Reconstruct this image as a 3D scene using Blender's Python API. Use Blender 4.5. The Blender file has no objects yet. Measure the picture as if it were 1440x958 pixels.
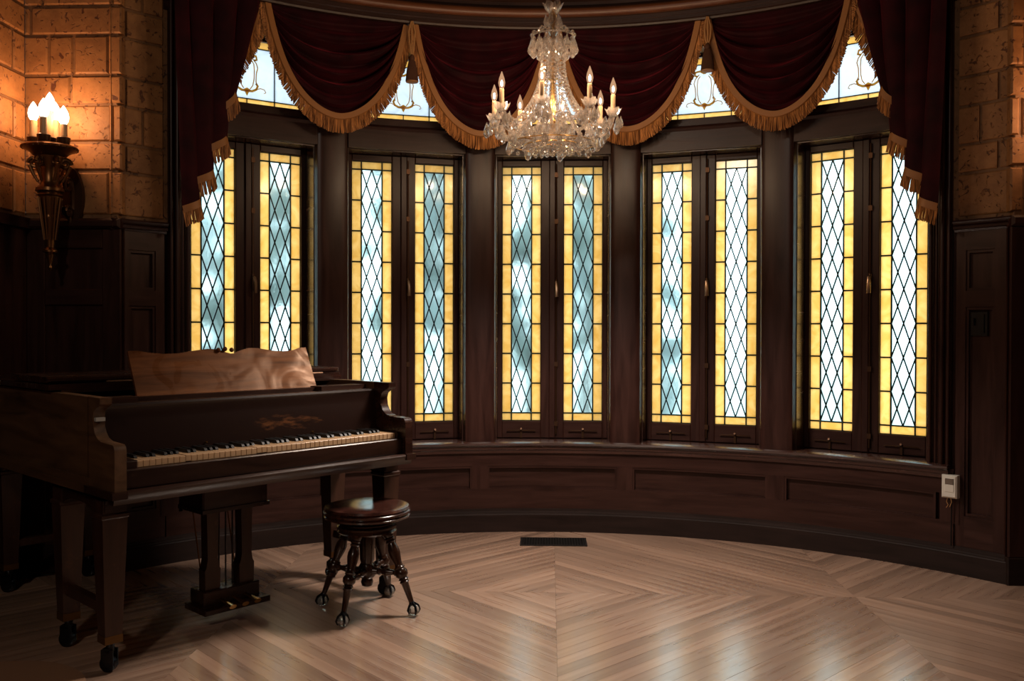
import bpy, bmesh, math, random
from mathutils import Vector, Matrix, noise
rnd = random.Random(7)
PI = math.pi
D = bpy.data
C = bpy.context.scene.collection
scn = bpy.context.scene

# ------------------------------------------------------------------ camera
EYE = 1.18
CY = 2.4288            # centre of the bay's arc
R0 = 2.745             # radius of the baseboard face
cam = D.cameras.new('camera'); cam.sensor_width = 36; cam.lens = 36 * 1240.7 / 1440; cam.clip_start = .05
co = D.objects.new('camera', cam); C.objects.link(co)
co.matrix_world = Matrix.Translation((-.029146, 0, EYE)) @ Matrix.Rotation(.0428, 4, 'Z') @ Matrix.Rotation(PI / 2 - .0109, 4, 'X') @ Matrix.Rotation(.0021, 4, 'Z')
scn.camera = co
# ------------------------------------------------------------------ sky, exposure
w = D.worlds.new('sky'); scn.world = w; w.use_nodes = True
bg = w.node_tree.nodes['Background']; bg.inputs[0].default_value = (.84, .91, 1, 1); bg.inputs[1].default_value = 3.8
scn.view_settings.view_transform = 'Standard'; scn.view_settings.look = 'None'
scn.view_settings.exposure = 0; scn.view_settings.gamma = 1
scn.cycles.max_bounces = 10; scn.cycles.diffuse_bounces = 4; scn.cycles.glossy_bounces = 4
scn.cycles.transmission_bounces = 8; scn.cycles.transparent_max_bounces = 24
scn.cycles.caustics_reflective = False; scn.cycles.caustics_refractive = False
scn.cycles.sample_clamp_indirect = 8
CHANDELIER_W = 8.0     # watts per candle bulb
DOWN_W = 165.0         # added spot under the chandelier, brightens the floor
SCONCE_W = 4.0
FILL_W = 85.0         # added unseen fill lamp behind the camera

# ------------------------------------------------------------------ materials
def new_mat(name):
    m = D.materials.new(name); m.use_nodes = True
    nt = m.node_tree; b = nt.nodes['Principled BSDF']
    return m, nt, b
def N(nt, t, **kw):
    n = nt.nodes.new(t)
    for k, v in kw.items(): setattr(n, k, v)
    return n
def ramp(nt, fac, stops):
    r = N(nt, 'ShaderNodeValToRGB'); e = r.color_ramp.elements
    while len(e) < len(stops): e.new(.5)
    for x, (p, c) in zip(e, stops): x.position = p; x.color = (*c, 1)
    nt.links.new(fac, r.inputs[0]); return r.outputs[0]
def plain(name, col, rough=.5, metal=0, **kw):
    m, nt, b = new_mat(name)
    b.inputs['Base Color'].default_value = (*col, 1); b.inputs['Roughness'].default_value = rough; b.inputs['Metallic'].default_value = metal
    for k, v in kw.items(): b.inputs[k.replace('_', ' ')].default_value = v
    return m
def wood(name, c1, c2, rough=.35, scale=(3, 3, 40), bump=.15, spec=.5, vary=0.0, wear=None):
    m, nt, b = new_mat(name); L = nt.links.new
    tc = N(nt, 'ShaderNodeTexCoord'); mp = N(nt, 'ShaderNodeMapping'); mp.inputs['Scale'].default_value = scale
    L(tc.outputs['Object'], mp.inputs[0])
    n1 = N(nt, 'ShaderNodeTexNoise'); n1.inputs['Scale'].default_value = 1; n1.inputs['Detail'].default_value = 7; n1.inputs['Roughness'].default_value = .62
    n1.inputs['Distortion'].default_value = .6
    L(mp.outputs[0], n1.inputs['Vector'])
    col = ramp(nt, n1.outputs[0], [(.3, c1), (.68, c2)])
    if vary:
        oi = N(nt, 'ShaderNodeObjectInfo'); mr = N(nt, 'ShaderNodeMapRange'); mr.inputs[3].default_value = 1 - vary; mr.inputs[4].default_value = 1 + vary
        L(oi.outputs['Random'], mr.inputs[0])
        h = N(nt, 'ShaderNodeHueSaturation'); L(mr.outputs[0], h.inputs['Value']); L(col, h.inputs['Color']); col = h.outputs[0]
    if wear:
        n2 = N(nt, 'ShaderNodeTexNoise'); n2.inputs['Scale'].default_value = 14; n2.inputs['Detail'].default_value = 8; n2.inputs['Roughness'].default_value = .75
        L(tc.outputs['Object'], n2.inputs['Vector'])
        f = ramp(nt, n2.outputs[0], [(.60, (0, 0, 0)), (.72, (1, 1, 1))])
        mx = N(nt, 'ShaderNodeMix', data_type='RGBA'); L(f, mx.inputs[0]); L(col, mx.inputs[6]); mx.inputs[7].default_value = (*wear, 1); col = mx.outputs[2]
    L(col, b.inputs['Base Color'])
    rr = N(nt, 'ShaderNodeMapRange'); rr.inputs[3].default_value = rough - .08; rr.inputs[4].default_value = rough + .1
    L(n1.outputs[0], rr.inputs[0]); L(rr.outputs[0], b.inputs['Roughness'])
    b.inputs['Specular IOR Level'].default_value = spec
    if bump:
        bp = N(nt, 'ShaderNodeBump'); bp.inputs['Strength'].default_value = bump; bp.inputs['Distance'].default_value = .002
        L(n1.outputs[0], bp.inputs['Height']); L(bp.outputs[0], b.inputs['Normal'])
    return m
M = {}
M['wood'] = wood('dark_oak_upright', (.016, .0055, .0042), (.042, .016, .012), .34, (22, 22, 2.2), spec=.3)
M['wood_h'] = wood('dark_oak_level', (.016, .0055, .0042), (.040, .0155, .0115), .34, (2.5, 2.5, 26), spec=.3)
M['sill'] = wood('varnished_sill', (.02, .008, .006), (.05, .02, .015), .24, (2.5, 2.5, 26), spec=.9)
M['base'] = wood('scuffed_baseboard', (.008, .004, .003), (.02, .01, .008), .5, (2.5, 2.5, 26), spec=.2)
M['crown'] = wood('reddish_cornice_oak', (.014, .005, .003), (.035, .012, .006), .45, (3, 3, 30))
M['bead'] = wood('warm_lit_oak_bead', (.07, .022, .008), (.16, .055, .02), .4, (3, 3, 30))  # chandelier's orange light on the bead, painted as brighter wood
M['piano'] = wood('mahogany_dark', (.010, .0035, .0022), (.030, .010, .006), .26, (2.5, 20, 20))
M['piano_side'] = wood('mahogany_lit_side', (.035, .017, .008), (.13, .068, .034), .36, (14, 2.2, 14))  # paler brown puts the light falling on the side into its colour
M['piano_leg'] = wood('mahogany_leg', (.018, .007, .0045), (.05, .02, .012), .3, (16, 16, 2), wear=(.10, .042, .02))
M['piano_worn'] = wood('mahogany_worn', (.010, .0035, .0022), (.030, .011, .006), .3, (2.5, 20, 20), wear=(.05, .022, .009))
M['desk'] = wood('walnut_desk_warm_glow', (.045, .015, .006), (.17, .062, .022), .34, (2.0, 20, 26), .3, spec=.4)  # orange base and specular tint below carry the chandelier's warm glow
def _figure(m):
    nt = m.node_tree; L = nt.links.new; b = nt.nodes['Principled BSDF']; tc = N(nt, 'ShaderNodeTexCoord'); n = N(nt, 'ShaderNodeTexNoise')
    n.inputs['Scale'].default_value = 5; n.inputs['Detail'].default_value = 2; n.inputs['Distortion'].default_value = 2.5; L(tc.outputs['Object'], n.inputs['Vector'])
    mr = N(nt, 'ShaderNodeMapRange'); mr.inputs[1].default_value = .35; mr.inputs[2].default_value = .65; mr.inputs[3].default_value = .24; mr.inputs[4].default_value = .6; L(n.outputs[0], mr.inputs[0]); L(mr.outputs[0], b.inputs['Roughness'])
_figure(M['desk']); _d = M['desk'].node_tree.nodes['Principled BSDF']; _d.inputs['Specular IOR Level'].default_value = .16; _d.inputs['Specular Tint'].default_value = (1, .62, .38, 1)
M['stool'] = wood('stool_dark_walnut', (.012, .005, .003), (.04, .016, .009), .2, (14, 14, 4))
M['seat'] = wood('stool_seat_crackled', (.012, .004, .003), (.06, .02, .014), .2, (24, 24, 24), wear=(.09, .035, .022))
M['floor'] = FL = wood('oak_strip_floor', (.33, .195, .135), (.50, .335, .245), .28, (1.1, 22, 5), 0, .5, vary=.27)
_n = [x for x in FL.node_tree.nodes if x.type == 'TEX_NOISE'][0]; _n.inputs['Detail'].default_value = 3; _n.inputs['Roughness'].default_value = .5
_b = FL.node_tree.nodes['Principled BSDF']; _b.inputs['Coat Weight'].default_value = 1; _b.inputs['Coat Roughness'].default_value = .22; _b.inputs['Coat IOR'].default_value = 2.2
M['under'] = plain('joint_dark', (.02, .01, .006), .7)
M['black'] = plain('black_void_wood', (.004, .002, .0015), .5)
M['ceil'] = plain('brown_ceiling', (.03, .015, .008), .7)
M['lead'] = plain('lead_came', (.008, .022, .02), .4, .6)
M['bronze'] = plain('old_bronze', (.16, .075, .03), .32, .9)
M['bronze_d'] = plain('dark_bronze', (.07, .035, .018), .4, .8)
M['pale_bronze'] = plain('pale_bronze', (.42, .30, .22), .28, .9)
M['brass'] = plain('brass', (.55, .33, .12), .25, 1)
M['gold_foot'] = plain('dull_brass_ferrule', (.13, .065, .02), .45, .8)
M['steel'] = plain('black_iron_caster', (.015, .017, .022), .2, .7)
M['silver'] = plain('worn_nickel', (.5, .5, .48), .25, 1)
M['ivory'] = plain('aged_ivory', (.50, .32, .18), .3)
M['ebony'] = plain('ebony', (.006, .005, .005), .42, 0, Specular_IOR_Level=.25)
M['plate_grey'] = plain('grey_plate', (.32, .32, .30), .5)
M['white'] = plain('white_plastic', (.62, .60, .54), .4)
M['candle'] = plain('candle_sleeve', (.55, .36, .2), .5)
M['register'] = plain('black_iron_grate', (.02, .018, .018), .4, .5)
M['cord'] = plain('gold_cord', (.42, .22, .08), .6)
M['tassel'] = plain('brown_tassel', (.08, .03, .012), .8)
M['trunk'] = plain('bark', (.05, .04, .03), .9)
M['ground'] = plain('pale_paving', (.62, .62, .60), .9)
M['mat'] = plain('brown_mat', (.34, .19, .115), .6)
def velvet():
    m, nt, b = new_mat('burgundy_velvet'); L = nt.links.new
    n = N(nt, 'ShaderNodeTexNoise'); n.inputs['Scale'].default_value = 9; n.inputs['Detail'].default_value = 5
    tc = N(nt, 'ShaderNodeTexCoord'); L(tc.outputs['Object'], n.inputs['Vector'])
    L(ramp(nt, n.outputs[0], [(.3, (.012, .0012, .0025)), (.7, (.036, .003, .006))]), b.inputs['Base Color'])
    b.inputs['Roughness'].default_value = .75; b.inputs['Specular IOR Level'].default_value = .15
    b.inputs['Sheen Weight'].default_value = .32; b.inputs['Sheen Roughness'].default_value = .4; b.inputs['Sheen Tint'].default_value = (.5, .05, .09, 1)
    return m
M['braid'] = plain('gold_braid', (.34, .15, .045), .55)
M['velvet'] = velvet()
def fringe():
    m, nt, b = new_mat('gold_bullion_fringe'); L = nt.links.new
    n = N(nt, 'ShaderNodeTexNoise'); n.inputs['Scale'].default_value = 1; n.inputs['Detail'].default_value = 1
    tc = N(nt, 'ShaderNodeTexCoord'); mp = N(nt, 'ShaderNodeMapping'); mp.inputs['Scale'].default_value = (150, 150, 9); L(tc.outputs['Object'], mp.inputs[0]); L(mp.outputs[0], n.inputs['Vector'])
    L(ramp(nt, n.outputs[0], [(.36, (.13, .045, .011)), (.7, (.70, .33, .11))]), b.inputs['Base Color'])  # pale end of the ramp paints the sparkle on the strands
    b.inputs['Roughness'].default_value = .5
    return m
M['fringe'] = fringe()
def stone(name, c1, c2, c3):
    m, nt, b = new_mat(name); L = nt.links.new
    tc = N(nt, 'ShaderNodeTexCoord'); oi = N(nt, 'ShaderNodeObjectInfo')
    n = N(nt, 'ShaderNodeTexNoise'); n.inputs['Scale'].default_value = 11; n.inputs['Detail'].default_value = 8; n.inputs['Roughness'].default_value = .7
    L(tc.outputs['Object'], n.inputs['Vector'])
    n2 = N(nt, 'ShaderNodeTexNoise'); n2.inputs['Scale'].default_value = 34; n2.inputs['Detail'].default_value = 5; n2.inputs['Distortion'].default_value = 1.2
    L(tc.outputs['Object'], n2.inputs['Vector'])
    col = ramp(nt, n.outputs[0], [(.3, c1), (.7, c2)])
    pit = ramp(nt, n2.outputs[0], [(.33, (0, 0, 0)), (.41, (1, 1, 1))])
    mx = N(nt, 'ShaderNodeMix', data_type='RGBA'); L(pit, mx.inputs[0]); mx.inputs[6].default_value = (*c3, 1); L(col, mx.inputs[7])
    h = N(nt, 'ShaderNodeHueSaturation'); mr = N(nt, 'ShaderNodeMapRange'); mr.inputs[3].default_value = .82; mr.inputs[4].default_value = 1.15
    L(oi.outputs['Random'], mr.inputs[0]); L(mr.outputs[0], h.inputs['Value']); L(mx.outputs[2], h.inputs['Color'])
    L(h.outputs[0], b.inputs['Base Color']); b.inputs['Roughness'].default_value = .62
    bp = N(nt, 'ShaderNodeBump'); bp.inputs['Strength'].default_value = .5; bp.inputs['Distance'].default_value = .006
    ad = N(nt, 'ShaderNodeMath', operation='ADD'); L(n.outputs[0], ad.inputs[0]); L(pit, ad.inputs[1]); L(ad.outputs[0], bp.inputs['Height']); L(bp.outputs[0], b.inputs['Normal'])
    return m
M['stone'] = stone('tan_stone_block', (.21, .09, .028), (.37, .175, .06), (.09, .028, .010))
M['mortar'] = stone('dark_rough_mortar', (.13, .06, .022), (.24, .12, .05), (.05, .02, .01))
def glass_mats():
    # clear hammered glass: thin, half see-through, half blurred
    m = D.materials.new('clear_hammered_glass'); m.use_nodes = True; nt = m.node_tree; nt.nodes.clear(); L = nt.links.new
    out = N(nt, 'ShaderNodeOutputMaterial'); tr = N(nt, 'ShaderNodeBsdfTransparent'); rf = N(nt, 'ShaderNodeBsdfRefraction'); gl = N(nt, 'ShaderNodeBsdfGlossy')
    tr.inputs[0].default_value = (.76, .92, .91, 1); rf.inputs[0].default_value = (.80, .94, .93, 1); rf.inputs['IOR'].default_value = 1.12; rf.inputs['Roughness'].default_value = .3
    gl.inputs['Roughness'].default_value = .08
    tc = N(nt, 'ShaderNodeTexCoord'); n = N(nt, 'ShaderNodeTexNoise'); n.inputs['Scale'].default_value = 26; n.inputs['Detail'].default_value = 2; oi = N(nt, 'ShaderNodeObjectInfo')
    va = N(nt, 'ShaderNodeVectorMath', operation='ADD'); L(tc.outputs['Object'], va.inputs[0]); L(oi.outputs['Location'], va.inputs[1]); L(va.outputs[0], n.inputs['Vector'])
    bp = N(nt, 'ShaderNodeBump'); bp.inputs['Strength'].default_value = .6; bp.inputs['Distance'].default_value = .01; L(n.outputs[0], bp.inputs['Height']); L(bp.outputs[0], rf.inputs['Normal'])
    a = N(nt, 'ShaderNodeMixShader'); a.inputs[0].default_value = .8; L(tr.outputs[0], a.inputs[1]); L(rf.outputs[0], a.inputs[2])
    b = N(nt, 'ShaderNodeMixShader'); b.inputs[0].default_value = .025; L(a.outputs[0], b.inputs[1]); L(gl.outputs[0], b.inputs[2]); L(b.outputs[0], out.inputs[0])
    M['clear'] = m
    def opal(name, c1, c2, tt):
        m = D.materials.new(name); m.use_nodes = True; nt = m.node_tree; nt.nodes.clear(); L = nt.links.new
        out = N(nt, 'ShaderNodeOutputMaterial'); tl = N(nt, 'ShaderNodeBsdfTranslucent'); tr = N(nt, 'ShaderNodeBsdfTransparent'); gl = N(nt, 'ShaderNodeBsdfGlossy'); gl.inputs['Roughness'].default_value = .15
        tc = N(nt, 'ShaderNodeTexCoord'); n = N(nt, 'ShaderNodeTexNoise'); n.inputs['Scale'].default_value = 9; n.inputs['Detail'].default_value = 6; n.inputs['Distortion'].default_value = 2; oi = N(nt, 'ShaderNodeObjectInfo')
        va = N(nt, 'ShaderNodeVectorMath', operation='ADD'); L(tc.outputs['Object'], va.inputs[0]); L(oi.outputs['Location'], va.inputs[1]); L(va.outputs[0], n.inputs['Vector'])
        L(ramp(nt, n.outputs[0], [(.3, c1), (.65, c2)]), tl.inputs[0]); tr.inputs[0].default_value = (*tt, 1)
        a = N(nt, 'ShaderNodeMixShader'); a.inputs[0].default_value = .12; L(tl.outputs[0], a.inputs[1]); L(tr.outputs[0], a.inputs[2])
        b = N(nt, 'ShaderNodeMixShader'); b.inputs[0].default_value = .06; L(a.outputs[0], b.inputs[1]); L(gl.outputs[0], b.inputs[2]); L(b.outputs[0], out.inputs[0])
        return m
    M['amber'] = opal('amber_opal_glass', (.80, .56, .23), (.92, .72, .40), (.9, .64, .22))
    M['opal'] = opal('pale_opal_glass', (.64, .69, .71), (.72, .77, .79), (.62, .67, .69))
    M['gold_glass'] = opal('gold_stained_glass', (.75, .45, .12), (.8, .52, .16), (.8, .5, .16))
    # crystal
    m = D.materials.new('cut_crystal'); m.use_nodes = True; nt = m.node_tree; nt.nodes.clear(); L = nt.links.new
    out = N(nt, 'ShaderNodeOutputMaterial'); g = N(nt, 'ShaderNodeBsdfGlass'); g.inputs['IOR'].default_value = 1.52; g.inputs['Roughness'].default_value = .0
    gl = N(nt, 'ShaderNodeBsdfGlossy'); gl.inputs['Roughness'].default_value = .06; gl.inputs[0].default_value = (1, .96, .92, 1)
    tr = N(nt, 'ShaderNodeBsdfTransparent'); tl = N(nt, 'ShaderNodeBsdfTranslucent'); tl.inputs[0].default_value = (.95, .85, .78, 1)
    a = N(nt, 'ShaderNodeMixShader'); a.inputs[0].default_value = .3; L(g.outputs[0], a.inputs[1]); L(gl.outputs[0], a.inputs[2])
    b = N(nt, 'ShaderNodeMixShader'); b.inputs[0].default_value = .25; L(a.outputs[0], b.inputs[1]); L(tr.outputs[0], b.inputs[2])
    c = N(nt, 'ShaderNodeMixShader'); c.inputs[0].default_value = .14; L(b.outputs[0], c.inputs[1]); L(tl.outputs[0], c.inputs[2]); L(c.outputs[0], out.inputs[0])
    M['crystal'] = m
    m = D.materials.new('glass_ball'); m.use_nodes = True; b = m.node_tree.nodes['Principled BSDF']; b.inputs['Transmission Weight'].default_value = .8; b.inputs['Roughness'].default_value = .08; b.inputs['Base Color'].default_value = (.8, .85, .85, 1)
    M['ball'] = m
    def bulb(name, col, s, t):
        m = D.materials.new(name); m.use_nodes = True; nt = m.node_tree; nt.nodes.clear(); L = nt.links.new
        out = N(nt, 'ShaderNodeOutputMaterial'); e = N(nt, 'ShaderNodeEmission'); e.inputs[0].default_value = (*col, 1); e.inputs[1].default_value = s
        tr = N(nt, 'ShaderNodeBsdfTransparent'); a = N(nt, 'ShaderNodeMixShader'); a.inputs[0].default_value = t; L(e.outputs[0], a.inputs[1]); L(tr.outputs[0], a.inputs[2]); L(a.outputs[0], out.inputs[0])
        return m
    M['bulb_clear'] = bulb('clear_candle_bulb', (1, .55, .3), .9, .6)
    M['filament'] = bulb('glowing_filament', (1, .85, .65), 40, 0)
    M['bulb_frost'] = bulb('frosted_candle_bulb', (1, .86, .66), 6, .35)
glass_mats()
def leaf(name, c1, c2):
    m, nt, b = new_mat(name); L = nt.links.new
    n = N(nt, 'ShaderNodeTexNoise'); n.inputs['Scale'].default_value = 6; tc = N(nt, 'ShaderNodeTexCoord'); L(tc.outputs['Object'], n.inputs['Vector'])
    L(ramp(nt, n.outputs[0], [(.35, c1), (.65, c2)]), b.inputs['Base Color']); b.inputs['Roughness'].default_value = .7
    return m
M['leaf'] = leaf('dull_foliage', (.13, .155, .14), (.34, .38, .36))
M['leaf2'] = leaf('grey_foliage', (.20, .235, .24), (.44, .49, .48))

# ------------------------------------------------------------------ mesh helpers
class MB:
    def __init__(s): s.v = []; s.f = []
    def add(s, vs, fs):
        o = len(s.v); s.v += [tuple(x) for x in vs]; s.f += [tuple(i + o for i in f) for f in fs]; return s
    def box(s, x0, x1, y0, y1, z0, z1):
        return s.add([(x0, y0, z0), (x1, y0, z0), (x1, y1, z0), (x0, y1, z0), (x0, y0, z1), (x1, y0, z1), (x1, y1, z1), (x0, y1, z1)],
                     [(3, 2, 1, 0), (4, 5, 6, 7), (0, 1, 5, 4), (1, 2, 6, 5), (2, 3, 7, 6), (3, 0, 4, 7)])
    def bbox(s, x0, x1, y0, y1, z0, z1, b=.004):
        "box with chamfered edges toward -y (the side seen)"
        return s.add([(x0, y1, z0), (x1, y1, z0), (x1, y1, z1), (x0, y1, z1), (x0, y0 + b, z0), (x1, y0 + b, z0), (x1, y0 + b, z1), (x0, y0 + b, z1),
                      (x0 + b, y0, z0 + b), (x1 - b, y0, z0 + b), (x1 - b, y0, z1 - b), (x0 + b, y0, z1 - b)],
                     [(0, 3, 2, 1), (0, 1, 5, 4), (1, 2, 6, 5), (2, 3, 7, 6), (3, 0, 4, 7), (4, 5, 9, 8), (5, 6, 10, 9), (6, 7, 11, 10), (7, 4, 8, 11), (8, 9, 10, 11)])
    def prism(s, poly, z0, z1, top=None):
        "poly in xy extruded in z; top = optional list of inset top points"
        n = len(poly); t = top or poly
        return s.add([(x, y, z0) for x, y in poly] + [(x, y, z1) for x, y in t],
                     [tuple(reversed(range(n))), tuple(range(n, 2 * n))] + [(i, (i + 1) % n, n + (i + 1) % n, n + i) for i in range(n)])
    def extrude_x(s, poly, x0, x1):
        n = len(poly)
        return s.add([(x0, y, z) for y, z in poly] + [(x1, y, z) for y, z in poly],
                     [tuple(range(n)), tuple(reversed(range(n, 2 * n)))] + [((i + 1) % n, i, n + i, n + (i + 1) % n) for i in range(n)])
    def extrude_y(s, poly, y0, y1):
        n = len(poly)
        return s.add([(x, y0, z) for x, z in poly] + [(x, y1, z) for x, z in poly],
                     [tuple(range(n)), tuple(reversed(range(n, 2 * n)))] + [((i + 1) % n, i, n + i, n + (i + 1) % n) for i in range(n)])
    def lathe(s, prof, n=24, c=(0, 0, 0), cap=True):
        "prof = [(r, z)] bottom to top"
        return s.lathe_axis([(z, r) for r, z in prof], Vector(c), Vector(c) + Vector((0, 0, 1)), n, unit=True, cap=cap)
    def lathe_axis(s, prof, A, B, n=16, unit=False, cap=True):
        A, B = Vector(A), Vector(B); d = B - A; Ln = 1 if unit else d.length; d.normalize()
        x = d.orthogonal().normalized() if abs(d.z) < .999 else Vector((1, 0, 0)); y = d.cross(x)
        vs = []
        for t, r in prof:
            for k in range(n):
                a = 2 * PI * k / n; vs.append(A + d * (t * Ln) + (x * math.cos(a) + y * math.sin(a)) * r)
        m = len(prof); fs = []
        for i in range(m - 1):
            for k in range(n): fs.append((i * n + k, i * n + (k + 1) % n, (i + 1) * n + (k + 1) % n, (i + 1) * n + k))
        if cap: fs += [tuple(reversed(range(n))), tuple(range((m - 1) * n, m * n))]
        return s.add(vs, fs)
    def tube(s, pts, r, n=8, r2=None):
        pts = [Vector(p) for p in pts]; m = len(pts); vs = []; up = None
        for i, p in enumerate(pts):
            d = (pts[min(i + 1, m - 1)] - pts[max(i - 1, 0)]).normalized()
            if up is None: up = d.orthogonal().normalized()
            up = (up - d * up.dot(d)).normalized(); y = d.cross(up)
            rr = r if r2 is None else r + (r2 - r) * i / (m - 1)
            for k in range(n):
                a = 2 * PI * k / n; vs.append(p + (up * math.cos(a) + y * math.sin(a)) * rr)
        fs = [(i * n + k, i * n + (k + 1) % n, (i + 1) * n + (k + 1) % n, (i + 1) * n + k) for i in range(m - 1) for k in range(n)]
        return s.add(vs, fs + [tuple(reversed(range(n))), tuple(range((m - 1) * n, m * n))])
    def ball(s, c, r, n=8, m=5, sz=1):
        return s.lathe([(max(1e-4, r * math.sin(PI * j / m)), -r * sz * math.cos(PI * j / m)) for j in range(m + 1)], n, c)
    def sweep(s, prof, a0, a1, n=48):
        "closed profile [(r, z)] swept about the bay centre (local origin), degrees from +y towards +x"
        m = len(prof); vs = []
        for i in range(n + 1):
            a = math.radians(a0 + (a1 - a0) * i / n)
            for r, z in prof: vs.append((r * math.sin(a), r * math.cos(a), z))
        fs = [(i * m + k, i * m + (k + 1) % m, (i + 1) * m + (k + 1) % m, (i + 1) * m + k) for i in range(n) for k in range(m)]
        return s.add(vs, fs + [tuple(reversed(range(m))), tuple(range(n * m, n * m + m))])
    def xf(s, mat):
        s.v = [tuple(mat @ Vector(v)) for v in s.v]; return s
    def mesh(s, name, mat, smooth=False):
        me = D.meshes.new(name); me.from_pydata(s.v, [], s.f)
        bm = bmesh.new(); bm.from_mesh(me); bmesh.ops.recalc_face_normals(bm, faces=bm.faces); bm.to_mesh(me); bm.free()
        if mat: me.materials.append(mat)
        if smooth:
            for p in me.polygons: p.use_smooth = True
            try: me.set_sharp_from_angle(angle=math.radians(38))
            except Exception: pass
        return me
    def obj(s, name, mat, parent=None, smooth=False, **props):
        return link(name, s.mesh(name, M[mat] if mat else None, smooth), parent, **props)
def link(name, me, parent=None, loc=None, rot=None, **props):
    o = D.objects.new(name, me); C.objects.link(o)
    if parent: o.parent = parent
    if loc is not None: o.location = loc
    if rot is not None: o.rotation_euler = rot
    for k, v in props.items(): o[k] = v
    return o
def empty(name, loc=(0, 0, 0), rz=0, parent=None, **props):
    o = D.objects.new(name, None); C.objects.link(o); o.location = loc; o.rotation_euler = (0, 0, rz); o.empty_display_size = .1
    if parent: o.parent = parent
    for k, v in props.items(): o[k] = v
    return o
def thing(name, label, cat, loc=(0, 0, 0), rz=0, group=None):
    o = empty(name, loc, rz, label=label, category=cat)
    if group: o['group'] = group
    return o
def pol(a, r, z=0):
    a = math.radians(a); return Vector((r * math.sin(a), r * math.cos(a), z))

OFF = -.3                                   # the bay's axis, degrees
BAY = (0, CY, 0); BROT = math.radians(-OFF)
WIN = [-35.2, -17.6, 0, 17.6, 35.2]
PIERS = [-26.4, -8.8, 8.8, 26.4]
SILL, HEAD = .527, 2.215
CORN = 50.3                                  # where the bay's arc ends
XC, YC = pol(CORN, 2.76).x, CY + pol(CORN, 2.76).y
XR = 2.57                                    # side walls

# ------------------------------------------------------------------ floor
def clip_half(poly, a, b, c):
    "keep a*x + b*y <= c"
    out = []
    for i in range(len(poly)):
        p, q = poly[i], poly[(i + 1) % len(poly)]; dp, dq = a * p[0] + b * p[1] - c, a * q[0] + b * q[1] - c
        if dp <= 0: out.append(p)
        if (dp < 0 < dq) or (dq < 0 < dp):
            t = dp / (dp - dq); out.append((p[0] + (q[0] - p[0]) * t, p[1] + (q[1] - p[1]) * t))
    return out
floor = MB()
fl = [(-XR - .1, -2.7), (XR + .1, -2.7), (XR + .1, YC + .05), (XC, YC + .05)]
fl += [(pol(a, 2.95).x, CY + pol(a, 2.95).y) for a in range(48, -49, -4)] + [(-XC, YC + .05), (-XR - .1, YC + .05)]
floor_o = floor.prism(fl, -.08, -.012).obj('floor', 'under', kind='structure')
W, YL, SW = 1.331, 3.969, .0572
def plank_polys(i, j):
    "strips of the cell [i,i+1]x[j,j+1] (units W), laid as diamonds round even nodes"
    x0, y0 = i * W, YL + j * W; cell = [(x0, y0), (x0 + W, y0), (x0 + W, y0 + W), (x0, y0 + W)]
    s = 1 if (i + j) % 2 == 0 else -1            # +1: x+y = const strips
    a, b = (.70711, .70711 * s)
    vals = [a * x + b * y for x, y in cell]; lo, hi = min(vals), max(vals); n = round((hi - lo) / SW)
    res = []
    for k in range(n):
        g = .00035
        u0, u1 = lo + (hi - lo) * k / n + g, lo + (hi - lo) * (k + 1) / n - g
        p = clip_half(clip_half(cell, a, b, u1), -a, -b, -u0)
        p = clip_half(clip_half(p, 1, 0, x0 + W - g), -1, 0, -x0 - g)
        p = clip_half(clip_half(p, 0, 1, y0 + W - g), 0, -1, -y0 - g)
        p = clip_half(clip_half(p, 1, 0, XR), -1, 0, XR)
        if len(p) < 3: continue
        if i in (1, -2): p = clip_half(p, .477 * (1 if i > 0 else -1), .879, 4.941)
        if y0 + W > CY:
            for q in range(-36, 37, 6):
                n_ = pol(q, 1); p = clip_half(p, n_.x, n_.y, 2.80 + n_.y * CY) 
        if len(p) >= 3:
            A = abs(sum(p[t][0] * p[(t + 1) % len(p)][1] - p[(t + 1) % len(p)][0] * p[t][1] for t in range(len(p)))) / 2
            if A > 2e-4: res.append((p, s))
    return res
def plank_mesh(mb, p, s, z):
    cx, cy = sum(q[0] for q in p) / len(p), sum(q[1] for q in p) / len(p)
    # local frame along the strip so the grain follows it
    ang = -PI / 4 * s; ca, sa = math.cos(-ang), math.sin(-ang)
    loc = [((x - cx) * ca - (y - cy) * sa, (x - cx) * sa + (y - cy) * ca) for x, y in p]
    return cx, cy, ang, loc
far = []
for j in (-1, 0):
    for i in (-2, -1, 0, 1):
        for p, s in plank_polys(i, j):
            cx, cy, ang, loc = plank_mesh(None, p, s, 0)
            me = MB().prism(loc, -.012, rnd.uniform(-.0002, .0003)).mesh('plank', M['floor'])
            link('plank', me, floor_o, (cx, cy, 0), (0, 0, ang))
fm = MB()
for j in (-2, -3, -4, -5):
    for i in (-2, -1, 0, 1):
        for p, s in plank_polys(i, j):
            fm.prism(p, -.012, 0)
fm.obj('plank_field', 'floor', floor_o, kind='stuff')

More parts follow.
